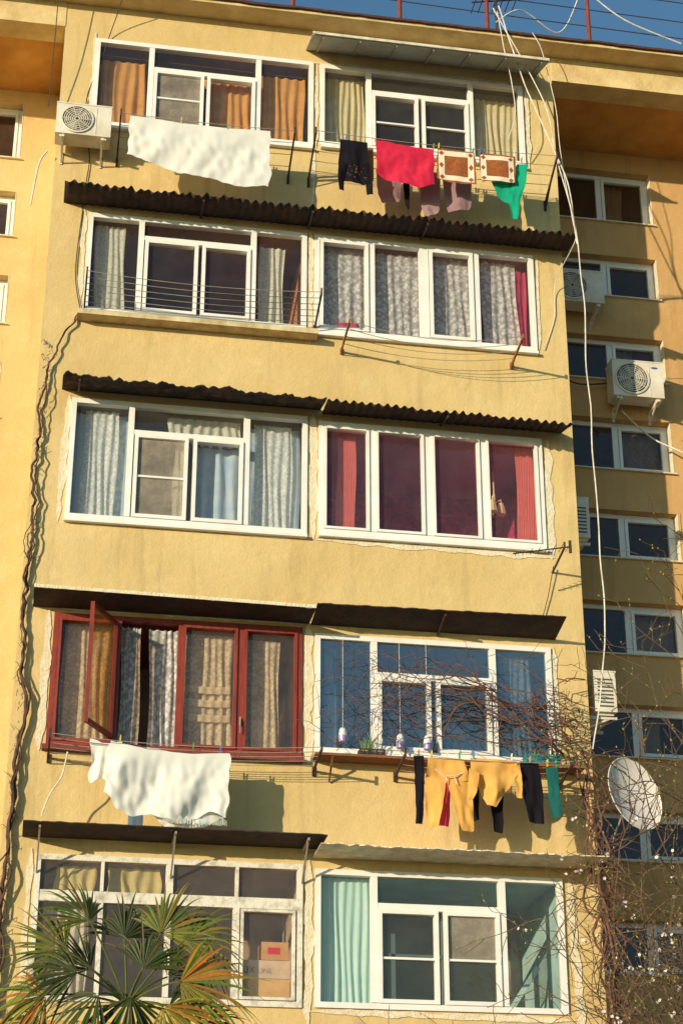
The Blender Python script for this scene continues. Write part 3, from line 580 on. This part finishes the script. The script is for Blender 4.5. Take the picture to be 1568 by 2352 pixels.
# ---------------------------------------------------------------- shelf with pots on row 4 right
m=MB(); m.box(3.40,6.55,-.28,-.01,7.735,7.765); m.beam((3.6,-.02,7.5),(3.6,-.26,7.73),.02,.02); m.beam((6.2,-.02,7.5),(6.2,-.26,7.73),.02,.02)
make("shelf",m,M("old_plank",(.16,.07,.03),(.3,.12,.05),7,.9,.3,30,stretch=(1,6,6)),None,"old brown plank shelf fixed below the window","shelf")
def crate(x0,x1,z0,h,mat,label):
    m=MB(); m.ring(x0,x1,z0,z0+.02,.005,-.25,-.08); m.box(x0,x1,-.25,-.08,z0,z0+.012)
    for zz in (z0+.03,z0+.06,z0+.09):
        if zz>z0+h: break
        m.box(x0,x1,-.252,-.244,zz,zz+.018); m.box(x0,x1,-.086,-.078,zz,zz+.018); m.box(x0-.004,x0+.004,-.244,-.086,zz,zz+.018); m.box(x1-.004,x1+.004,-.244,-.086,zz,zz+.018)
    for x in (x0,x0+(x1-x0)*.33,x0+(x1-x0)*.66,x1): m.box(x-.006,x+.006,-.256,-.250,z0,z0+h)
    return make("crate",m,mat,None,label,"crate")
crate(5.86,6.26,7.767,.12,M("crate_teal",(.02,.20,.24),None,3,.5),"dark teal plastic crate with seedlings on the shelf")
crate(3.92,4.20,7.767,.06,BLACKI,"black seedling tray with sprouting onions on the shelf")
def sprouts(x0,x1,z,h,n,label,mat):
    m=MB()
    for k in range(n):
        x=R.uniform(x0,x1); y=R.uniform(-.23,-.1); a=R.uniform(-.4,.4); hh=h*R.uniform(.4,1)
        m.tube([(x,y,z),(x+a*hh*.3,y-.01,z+hh*.6),(x+a*hh,y-.03,z+hh)],.006,4,0,.002)
    make("seedling",m,mat,None,label,"plant")
GRN=M("sprout_green",(.16,.28,.04),(.30,.32,.06),9,.6)
sprouts(3.95,4.18,7.8,.26,26,"green onion sprouts growing in a black tray",GRN); sprouts(5.95,6.22,7.85,.12,34,"low green seedlings growing in the teal crate",GRN)
PW2=M("pot_white",(.8,.78,.8),None,3,.4); PV=M("pot_violet",(.35,.28,.6),None,3,.4)
for i,(x,zc) in enumerate([(3.74,8.02),(4.41,7.98),(4.73,7.98)]):
    A=empty("hanging_pot",(x,-.12,zc-.1),"white and violet hanging flower pot on cords","flower pot","hanging pots at the window")
    m=MB(); m.tube([(x,-.12,zc-.07),(x,-.12,zc-.0)],.045,12,0,.052); make("saucer",m,PV,A)
    m=MB(); m.tube([(x,-.12,zc+.0),(x,-.12,zc+.07),(x,-.12,zc+.09)],.05,12,0,.028); make("pot",m,PW2,A)
    m=MB(); m.tube([(x,-.12,zc+.08),(x,-.12,9.25)],.0035,4); make("cord",m,CABW,A)
# ---------------------------------------------------------------- boxes behind row 5 left window
def cbox(x0,x1,z0,z1,mat,label):
    m=MB(); m.box(x0,x1,.12,.40,z0,z1); m.box(x0+.01,x1-.01,.117,.119,(z0+z1)/2-.004,(z0+z1)/2+.004); return make("cardboard_box",m,mat,None,label,"box")
CB=M("cardboard",(.62,.36,.16),(.5,.26,.1),4,.9); CBW=M("carton_white",(.74,.60,.44),None,4,.8); CBY=M("carton_ochre",(.74,.48,.2),None,4,.9)
cbox(2.68,3.2,5.02,5.30,CBY,"ochre cardboard box stacked behind the old window")
bx=cbox(2.60,3.2,5.305,5.50,CBW,"white carton printed with dark lettering behind the old window")
b3=cbox(2.88,3.18,5.505,5.70,CB,"small brown cardboard box with pink label on top")
def text(s,x,y,z,size,mat,parent,name="lettering"):
    cu=bpy.data.curves.new("t",'FONT'); cu.body=s; cu.size=size; cu.extrude=.0; t=bpy.data.objects.new("t",cu); COL.objects.link(t)
    bpy.context.view_layer.update(); me=bpy.data.meshes.new_from_object(t.evaluated_get(bpy.context.evaluated_depsgraph_get())); bpy.data.objects.remove(t)
    m=MB(); m.v=[(v.co.x+x,y,v.co.y+z) for v in me.vertices]; m.f=[tuple(p.vertices) for p in me.polygons]; m.m=[0]*len(m.f)
    return make(name,m,mat,parent)
text("LUX",2.625,.114,5.36,.10,M("ink_dark",(.12,.09,.07),None,3,.8),bx)
text("LINE",2.84,.114,5.36,.08,M("ink_grey",(.46,.37,.27),None,3,.8),bx)
m=MB(); m.box(2.95,3.08,.113,.116,5.57,5.64); make("pink_label",m,TERRY,b3)
# ---------------------------------------------------------------- satellite dish
D=empty("satellite_dish",(6.74,-.05,7.3),"large white satellite dish on the building corner bracket","satellite dish")
c0=Vector((7.11,-.32,7.45)); nrm=Vector((.33,-.94,.10)).normalized(); sx=nrm.cross(Vector((0,0,1))).normalized(); sz=sx.cross(nrm).normalized(); sz=-sz if sz.z<0 else sz
sx=sx if sx.x>0 else -sx
m=MB()
def dish(off):
    def fn(u,v):
        rr=.44*v; t=u*2*math.pi; dep=.09*(v*v-1); a=.40
        q=(sx*(math.cos(t)*.80*math.cos(a)-math.sin(t)*math.sin(a)*1.0)+sz*(math.cos(t)*.80*math.sin(a)+math.sin(t)*math.cos(a)))
        return tuple(c0+q*rr+nrm*(dep+off))
    return fn
m.grid(dish(0),40,8); m.grid(dish(-.006),40,8); make("reflector",m,M("dish_paint",(.76,.70,.66),(.66,.56,.50),3,.5),D,smooth=True)
m=MB(); m.tube([dish(0)(t/40,1) for t in range(41)],.006,5); make("rim",m,ACW,D)
m=MB(); q=c0+nrm*.40-sz*.15; m.tube([c0-sz*.44,q],.009,5); m.tube([q,q+Vector((0,0,.08))],.028,8); make("feed_arm",m,WIRE,D)
m=MB(); m.tube([c0-nrm*.10,c0-nrm*.22,(6.72,.1,7.40)],.022,8); m.tube([(6.75,.1,7.0),(6.75,.1,7.55)],.025,8); m.tube([c0-nrm*.12,(6.9,-.02,6.95)],.012,6); make("mast",m,WIRE,D)
# ---------------------------------------------------------------- TV antenna row 3
D=empty("television_antenna",(6.4,0,10.35),"dark yagi television antenna on wall bracket","antenna")
p0=Vector((5.70,-.62,10.22)); p1=Vector((6.46,-.50,10.42)); m=MB(); m.tube([p0,p1],.009,5); m.tube([(6.36,-.0,10.28),(6.36,-.55,10.38),(6.36,-.55,10.45)],.014,6)
for k in range(8):
    c1=p0.lerp(p1,.05+.9*k/7); L=.04+.012*k; m.tube([c1+Vector((0,-L,.01)),c1+Vector((0,L,-.01))],.004,4)
m.tube([p0.lerp(p1,.98)+Vector((0,0,-.08)),p0.lerp(p1,.98)+Vector((0,0,.08))],.018,6); make("boom",m,BLACKI,D)
m=MB(); m.tube([(6.36,-.06,10.34),(6.28,-.04,9.95),(6.15,-.03,9.5)],.006,4); make("antenna_cable",m,CABB,D)
# ---------------------------------------------------------------- cables
def cable(pts,r,mat,label,seg=10,wig=.012,seed=0):
    P=[Vector(p) for p in pts]; out=[]
    for i in range(len(P)-1):
        a=P[max(i-1,0)];b=P[i];c=P[i+1];d=P[min(i+2,len(P)-1)]
        for k in range(seg):
            t=k/seg; q=.5*((2*b)+(c-a)*t+(2*a-5*b+4*c-d)*t*t+(3*b-a-3*c+d)*t**3)
            q=q+Vector((noise.noise(Vector((q.z*1.5,seed,0))),0,0))*wig; out.append(q)
    out.append(P[-1]); m=MB(); m.tube(out,r,5); return make("cable",m,mat,None,label,"cable")
cable([(5.88,-.42,18.6),(6.2,-.42,17.3),(6.55,-.5,16.17),(6.66,-.72,15.27),(6.74,-.7,13.9),(6.80,-.5,12.56),(6.82,-.5,10.48),(6.80,-.5,9.19),(6.61,-.4,7.93)],.009,CABW,"long white cable hanging down the building corner",seed=1,wig=.03)
cable([(5.8,-.42,18.55),(6.3,-.42,17.45),(6.50,-.45,16.8),(6.56,-.5,16.1),(6.62,-.75,15.2),(6.70,-.72,14.6)],.008,CABW,"white cable looped down from the roof",seed=2)
cable([(5.86,-.42,18.5),(5.93,-.42,17.9),(6.02,-.42,17.3),(6.05,-.42,16.8),(5.95,-.35,16.4)],.007,CABW,"thin cable dangling in front of the top window",seed=3)
cable([(6.35,-.42,18.2),(6.48,-.40,17.9),(6.62,-.4,17.0),(6.66,-.4,16.2),(6.68,-.66,15.0),(6.70,-.66,14.7),(6.58,-.1,14.4),(6.56,-.02,13.9),(6.40,-.02,13.4)],.006,CABW,"thin pale cable crossing the corner wall",seed=4)
cable([(-.12,-.42,18.3),(-.12,-.3,17.2),(-.14,-.15,16.3)],.007,CABB,"thin dark cable running to the air conditioner")
cable([(-.1,-.1,15.65),(-.2,-.05,15.45),(-.27,.2,15.0)],.014,CABW,"pale drain hose below the air conditioner")
cable([(.75,-.42,18.2),(.6,-.02,17.6),(.35,-.02,16.6),(.42,-.02,15.6),(.40,-.02,14.9),(.36,-.02,14.0),(.45,-.03,13.4)],.007,CABB,"thin dark cable stapled down the stucco wall edge",wig=.05,seed=9)
cable([(.62,-.5,7.55),(.60,-.45,7.3),(.5,-.4,7.1),(.42,-.4,6.85)],.010,PLAS,"pale rope hanging from the clothesline bracket",wig=.06)
cable([(7.9,1.42,13.4),(8.3,1.4,13.0),(8.8,1.2,12.6),(9.1,1.2,12.0)],.012,CABW,"white cable below the side air conditioner")
cable([(7.0,1.42,13.9),(7.3,1.40,13.75),(7.75,1.40,13.8)],.012,CABB,"pipe feeding the side air conditioner")
# ---------------------------------------------------------------- roof posts and wires
def post(x,y,h,label="rusty red iron post standing on the roof edge"):
    m=MB(); m.tube([(x,y,18.2),(x,y,18.2+h)],.032,8); m.box(x-.07,x+.07,y-.07,y+.07,18.2,18.215); make("roof_post",m,RUSTP,None,label,"post","iron posts along the roof")
for x in (3.05,4.55,5.80,7.28,9.0): post(x,-.1,1.6)
for z in (19.05,18.75,19.4):
    cable([(3.0,-.1,z+.05),(5.8,-.1,z-.02),(7.28,-.1,z-.05),(10,-.1,z-.1)],.008,CABB,"dark wire strung between the roof posts",wig=.0)
cable([(5.9,-.2,18.5),(6.3,-.1,18.85),(6.9,.1,18.7),(7.2,0,19.3)],.010,CABW,"white cable looping over the roof")
cable([(7.3,-.2,19.2),(7.8,-.2,18.8),(8.6,-.2,18.5)],.010,CABW,"white cable sloping over the roof")
m=MB(); m.tube([(5.95,-.05,18.2),(5.95,-.05,19.3)],.02,6)
for k in range(7): m.tube([(5.65+k*.1,-.3,18.95+.02*k),(5.65+k*.1,.2,18.95+.02*k)],.008,4)
m.tube([(5.6,-.05,18.93),(6.3,-.05,19.08)],.012,5); make("television_antenna",m,CABB,None,"thin roof television antenna on a pole","antenna")
m=MB(); m.box(8.05,8.45,-.1,.2,18.2,18.27); m.tube([(8.25,.05,18.27),(8.25,.05,18.30),(8.25,.05,18.36)],.2,12,0,.08); make("roof_vent",m,RUST,None,"dark rusty cap of a roof vent","vent")
m=MB(); m.tube([(-7,-.08,4.74),(14,-.08,4.70)],.045,10)
for x in (.9,2.8,4.9,6.4): m.box(x-.02,x+.02,-.13,-.004,4.65,4.79)
make("gas_pipe",m,M("pipe_yellow",(.62,.36,.06),(.45,.2,.05),6,.5),None,"yellow gas pipe running along the wall","pipe")
# ---------------------------------------------------------------- climbing vine stem on left edge
def wig(P,n,amp,seed):
    out=[]; P=[Vector(p) for p in P]
    for i in range(len(P)-1):
        for k in range(n):
            t=k/n; q=P[i].lerp(P[i+1],t); out.append(q+Vector((noise.noise(Vector((q.z*2.3,q.x*2,seed))),noise.noise(Vector((q.z*2,q.x*2,seed+7)))*.6,noise.noise(Vector((q.x*2.3,seed,q.z*2)))*.6))*amp)
    out.append(P[-1]); return out
V=empty("climbing_vine",(.1,-.05,0),"thick bare brown vine stem climbing the wall edge","vine")
m=MB(); main=[(.12,-.04,0),(.05,-.06,4.5),(.06,-.06,6.2),(.10,-.06,7.6),(.16,-.06,8.35),(.07,-.06,8.6),(.05,-.06,9.4),(.07,-.06,10.3),(.05,-.06,11.2),(.06,-.06,12.0),(.12,-.06,12.6),(.28,-.05,12.95),(.44,-.05,13.4)]
def lump(P): return [p+Vector((noise.noise(Vector((p.z*9,2,1))),noise.noise(Vector((p.z*8,5,1)))*.5,0))*.035 for p in P]
m.tube(lump(wig(main,22,.06,3)),.026,7,0,.010); m.tube(lump(wig([(p[0]+.02,p[1]-.02,p[2]) for p in main],22,.10,8)),.014,6,0,.006); m.tube(lump(wig([(p[0]-.01,p[1]-.02,p[2]) for p in main[:9]],22,.12,28)),.010,6,0,.005)
make("stem",m,BARK,V,smooth=True)
m=MB()
for k in range(130):
    z=R.uniform(4.8,12.9); x=.07+R.uniform(-.03,.05); a=R.uniform(-1,1); L=R.uniform(.03,.13)
    m.tube([(x,-.05,z),(x+a*L*.6,-.06,z+L*.4),(x+a*L,-.03,z+L*R.uniform(-.3,.9))],.0045,4,0,.002)
make("twig",m,BARK,V)
# ---------------------------------------------------------------- grape vine on right corner
V=empty("grape_vine",(6.65,-.2,0),"bare tangled grape vine climbing over the corner and window","vine")
m=MB()
for k in range(6):
    ox=R.uniform(-.08,.10)
    m.tube(wig([(6.75+ox,-.2,0),(6.80+ox,-.25,3),(6.72+ox*1.5,-.25,5.2),(6.62+ox,-.25,6.5),(6.60+ox*1.3,-.25,7.4),(6.50+ox,-.25,7.95)],12,.26,k*5),.024-.003*k,6,0,.010)
make("stem",m,VINE,V,smooth=True)
m=MB()
starts=[(6.45,7.9),(6.35,8.2),(6.1,8.5),(6.2,7.9),(5.7,8.1),(5.5,8.6)]
for k in range(28):
    sx0,sz0=R.choice(starts); y0=-.25+R.uniform(-.12,.05)
    xe=sx0-R.uniform(.8,2.9); xe=max(3.42,xe); ze=R.uniform(7.9,9.15); zm=R.uniform(7.95,9.0)
    m.tube(wig([(sx0,y0,sz0),(sx0*.65+xe*.35,y0-.05,sz0*.4+zm*.6+R.uniform(-.15,.15)),(sx0*.3+xe*.7,y0-.05,zm),(xe,-.14,ze)],10,.34,k*3.1),.010*R.uniform(.6,1.1),5,0,.003)
for k in range(34):
    cx=R.gauss(6.28,.18); cz=R.gauss(8.25,.25); rr=R.uniform(.08,.26); t0=R.uniform(0,6.3)
    m.tube([(cx+rr*math.cos(t0+q*.5)*(1+.15*q/6),-.25+R.uniform(-.12,.08),cz+rr*math.sin(t0+q*.5)*.7) for q in range(R.randint(4,9))],.008,4,0,.003)
for k in range(170):
    x=R.uniform(3.45,6.5); z=R.uniform(7.85,9.1); L=R.uniform(.1,.4); a=R.uniform(-1.5,4)
    m.tube([(x,-.2,z),(x+math.cos(a)*L*.5,-.25,z+math.sin(a)*L*.5+.03),(x+math.cos(a)*L,-.2,z+math.sin(a)*L)],.004,4,0,.0018)
make("tendril",m,VINE,V,smooth=True)
m=MB()
for k in range(130):
    z=R.uniform(4.5,7.9); x=6.65+R.uniform(-.1,.12); a=R.uniform(-.8,3.9); L=R.uniform(.15,.6); b=R.uniform(-.1,.1)
    m.tube([(x,-.25,z),(x+math.cos(a)*L*.4+b,-.3,z+math.sin(a)*L*.4+.04),(x+math.cos(a)*L*.8,-.3,z+math.sin(a)*L*.7+b),(x+math.cos(a)*L,-.28,z+math.sin(a)*L)],.0055,4,0,.002)
make("twig",m,VINE,V)
# ---------------------------------------------------------------- blossom tree
T=empty("blossom_tree",(7.3,-2.5,0),"bare spring fruit tree with a few white blossoms","tree")
tips=[];m=MB(); mt=MB()
mt.tube(wig([(7.3,-2.5,0),(7.2,-2.5,1.5),(7.25,-2.5,3.2)],8,.1,2),.11,10,0,.08); mt.tube(wig([(7.25,-2.5,3.2),(7.15,-2.5,5),(7.2,-2.6,7.2),(7.3,-2.6,9.5)],8,.2,4),.06,8,0,.012)
make("trunk",mt,TWIG,T,smooth=True)
def br(p,d,L,r,dep,rg):
    n=max(4,int(L/.09)); pts=[p]; q=Vector(p); dd=Vector(d).normalized(); w0=Vector((rg.gauss(0,1),rg.gauss(0,.6),rg.gauss(0,1)))*.05
    for i in range(n):
        dd=(dd+w0*.5+Vector((rg.gauss(0,.12),rg.gauss(0,.1),rg.gauss(0,.12)+.012))).normalized(); q=q+dd*L/n; pts.append(q.copy())
        if dep>0 and i>0 and rg.random()<(.46 if dep>1 else .5):
            s=1 if rg.random()<.5 else -1
            an=s*rg.uniform(.5,1.2); nd=Vector((dd.x*math.cos(an)-dd.z*math.sin(an),dd.y+rg.gauss(0,.35),dd.x*math.sin(an)+dd.z*math.cos(an)))
            br(q.copy(),nd,L*rg.uniform(.2,.42)*(1-.3*i/n)+.08,r*.5*(1-.4*i/n)+.0018,dep-1,rg)
        if dep<=1: tips.append(q.copy())
    m.tube(pts,r,4 if dep<2 else 5,0,max(.0028,r*.35))
rg=random.Random(33)
for (z0,tx,tz,r0) in [(3.3,3.7,4.8,.014),(3.6,4.0,5.4,.013),(3.9,4.5,5.9,.014),(4.2,5.0,5.0,.012),(4.5,5.2,6.5,.012),(5.0,5.8,7.4,.011),(5.6,6.2,8.3,.010),(6.5,6.3,9.2,.009),(7.5,6.6,10.2,.008),(3.2,4.6,4.5,.013),(4.8,6.0,6.2,.010),(8.2,6.5,9.4,.007),(7.0,6.4,8.4,.007),(3.6,5.4,5.4,.012),(4.0,4.8,5.3,.012)]:
    s0=Vector((7.15,-2.5,z0)); d=Vector((tx,-2.5+rg.uniform(-.5,.5),tz))-s0; br(s0,d,d.length,r0,2,rg)
make("branches",m,TWIG,T)
m=MB(); mb2=MB()
for t in tips:
    if rg.random()<.035 and t.z<6.4:
        for k in range(rg.randint(1,3)):
            c=t+Vector((rg.gauss(0,.018),rg.gauss(0,.018),rg.gauss(0,.018))); up=Vector((rg.gauss(-.5,.8),rg.gauss(-.9,.5),rg.gauss(0,.8))).normalized(); a=up.orthogonal().normalized(); b=up.cross(a)
            for j in range(5):
                an=j*1.2566; e=a*math.cos(an)+b*math.sin(an); f=up.cross(e); s=.018
                m.add([c,c+e*s*.6+f*s*.45+up*.003,c+e*s*1.1+up*.006,c+e*s*.6-f*s*.45+up*.003],[(0,1,2,3)])
    elif rg.random()<.18:
        c=t; mb2.tube([c,c+Vector((rg.gauss(0,.008),0,.018))],.008,4,0,.003)
make("blossoms",m,BLOS,T); make("buds",mb2,BUD,T)
# ---------------------------------------------------------------- fan palm
def palmmat():
    m,nt,b=nodes("palm_leaf"); at=N(nt,"ShaderNodeAttribute"); at.attribute_name="tint"
    v=coords(nt); c=mixc(nt,ramp(nt,noise_n(nt,v,9,3),.3,.7,(0,0,0),(.4,.4,.4)),at.outputs["Color"],(.02,.024,.006))
    nt.links.new(c,b.inputs["Base Color"]); b.inputs["Roughness"].default_value=.55; b.inputs["Specular IOR Level"].default_value=.3; return m
PM=palmmat()
PALM=empty("fan_palm",(1.33,-2.8,0),"green fan palm with some sunlit yellow fronds before the wall","palm tree")
m=MB(); m.tube(wig([(1.35,-2.8,0),(1.34,-2.8,2),(1.33,-2.8,4.3)],14,.03,1),.13,12,0,.11)
for k in range(260):
    z=R.uniform(1,4.4); a=R.uniform(0,6.28); x=1.34+.12*math.cos(a); y=-2.8+.12*math.sin(a); m.tube([(x,y,z),(x+.06*math.cos(a),y+.06*math.sin(a),z-.05),(x+.07*math.cos(a),y+.07*math.sin(a),z-.18)],.008,3,0,.002)
make("trunk",m,BARK,PALM)
def frond(base,tip,face,L,cols,rg,span=1.7,nl=26,droop=.25,outd=None):
    m=MB(); base=Vector(base); tip=Vector(tip); mid=base.lerp(tip,.5)+Vector((0,0,.08))
    pet=[base.lerp(mid,t)*(1-t)+mid.lerp(tip,t)*t for t in [i/8 for i in range(9)]]
    m.tube(pet,.013,5,0,.008); m.tint+=[(.10,.12,.02)]*len(m.v)
    d=(tip-mid).normalized() if outd is None else Vector(outd).normalized(); n=Vector(face).normalized(); s=d.cross(n).normalized(); n=s.cross(d).normalized()
    da=2*span/nl; cup=rg.uniform(.05,.35)
    for k in range(nl):
        a=-span+da*(k+.5)+rg.gauss(0,.045); ld=(d*math.cos(a)+s*math.sin(a)-n*cup*abs(math.sin(a*.8))+n*rg.gauss(0,.05)).normalized(); wd=(n.cross(ld)).normalized()
        LL=L*(.76+.24*math.cos(a*.8))*rg.uniform(.86,1.08); base_c=rg.choice(cols); tc=[c*rg.uniform(.7,1.35) for c in base_c]
        seg=8; vs=[]; dr=droop*rg.uniform(.3,2.0); f0=n*(.35 if k%2 else -.35)
        for i in range(seg+1):
            t=i/seg; r=.02+LL*t; wmax=LL*.40*da*.56; w=min(r*da*.56,wmax)*(1 if t<.42 else max(.06,1-((t-.42)/.58)**1.1))
            c=tip+ld*r+Vector((0,0,-1))*dr*LL*(t**3.5)*1.2
            vs+= [c-wd*w, c+f0*w, c+wd*w]
        fs=[]
        for i in range(seg):
            q=i*3; fs+=[(q,q+1,q+4,q+3),(q+1,q+2,q+5,q+4)]
        m.add(vs,fs)
        for i in range(seg+1):
            t=i/seg; f=max(0,(t-.55)/.45)*.7
            m.tint+=[tuple(tc[j]*(1-f)+(.26,.20,.03)[j]*f for j in range(3))]*3
    make("frond",m,PM,PALM)
G1=[(.034,.048,.006),(.024,.038,.006),(.055,.068,.008)]; G2=[(.14,.15,.014),(.08,.10,.010),(.20,.18,.018)]; G3=[(.34,.22,.025),(.26,.22,.022),(.15,.16,.016),(.40,.17,.02)]  # yellow and orange sets put sunlit tone into some fronds' leaf colour
C=Vector((1.28,-2.8,4.48)); rg=random.Random(5)
FR=[((-.78,-.35,.02),G3,.62,(-.5,-.9,.35),(-.9,0,-.15)),((-.62,-.1,.50),G2,.60,(-.3,-.9,.5),(-.9,0,.35)),((-.40,.0,.80),G2,.60,(-.2,-.8,.7),(-.55,0,.8)),((-.05,.1,.66),G1,.58,(0,-.7,.8),(0,.1,1)),
    ((.30,.0,.70),G2,.62,(.0,-.8,.7),(.5,0,.85)),((.52,-.1,.62),G2,.64,(-.2,-.9,.5),(.9,0,.45)),((.46,-.45,.16),G3,.78,(-.35,-.9,.3),(.95,0,-.05)),((.30,-.6,-.10),G3,.60,(-.3,-.9,.3),(.6,0,-.7)),((-.30,-.5,.02),G1,.62,(-.3,-.8,.5),(-.6,0,-.5)),
    ((-.50,-.4,.22),G1,.62,(-.4,-.8,.6),(-.9,0,.1)),((.0,-.5,.0),G1,.60,(0,-.8,.6),(0,0,-1)),((.12,-.3,.30),G1,.58,(.3,-.7,.8),(.3,0,.9)),
    ((.7,.4,-.05),G1,.62,(0,-.9,.5),(.9,0,-.3)),((-.8,.3,-.1),G1,.62,(0,-.9,.5),(-1,0,-.4)),((.4,.3,.34),G1,.64,(0,-.8,.6),(.8,0,.5)),((-.35,.35,.4),G1,.62,(.1,-.8,.6),(-.7,0,.6)),((.4,.0,.0),G1,.62,(0,-.8,.6),(.9,0,.1))]
for off,cols,L,fc,od in FR:
    frond(C,C+Vector(off)*.95,Vector(fc)+Vector((rg.gauss(0,.15),0,rg.gauss(0,.15))),L,cols,rg,span=rg.uniform(1.15,1.6),droop=rg.uniform(.15,.5),outd=od)
# ---------------------------------------------------------------- camera, light, world
cam=bpy.data.cameras.new("camera"); co=bpy.data.objects.new("camera",cam); COL.objects.link(co)
cam.sensor_fit='VERTICAL'; cam.sensor_height=36; cam.lens=4205.8/2352*36; cam.clip_end=2000
co.location=(.284,-19.906,1.6); co.rotation_euler=(math.pi/2+.431,0,-.17222); scene.camera=co
sd=Vector((1.18,1,-.28)).normalized()
sun=bpy.data.lights.new("sun",'SUN'); so=bpy.data.objects.new("sun",sun); COL.objects.link(so); sun.energy=5; sun.angle=math.radians(.5); sun.color=(1,.86,.62)
so.rotation_euler=sd.to_track_quat('-Z','Y').to_euler(); so.location=(-10,-10,20)
wd=bpy.data.worlds.new("World"); scene.world=wd; wd.use_nodes=True; nt=wd.node_tree; bg=nt.nodes["Background"]
sk=nt.nodes.new("ShaderNodeTexSky"); sk.sky_type='NISHITA'; sk.sun_disc=False; sk.sun_elevation=math.asin(-sd.z); sk.sun_rotation=math.atan2(-sd.x,-sd.y)
sk.ozone_density=1.5; sk.dust_density=.5
tint=mixc(nt,1.0,sk.outputs[0],(.72,1.0,1.10),'MULTIPLY')
nt.links.new(tint,bg.inputs[0]); bg.inputs[1].default_value=.15
scene.view_settings.view_transform='Standard'; scene.view_settings.look='None'; scene.view_settings.exposure=0
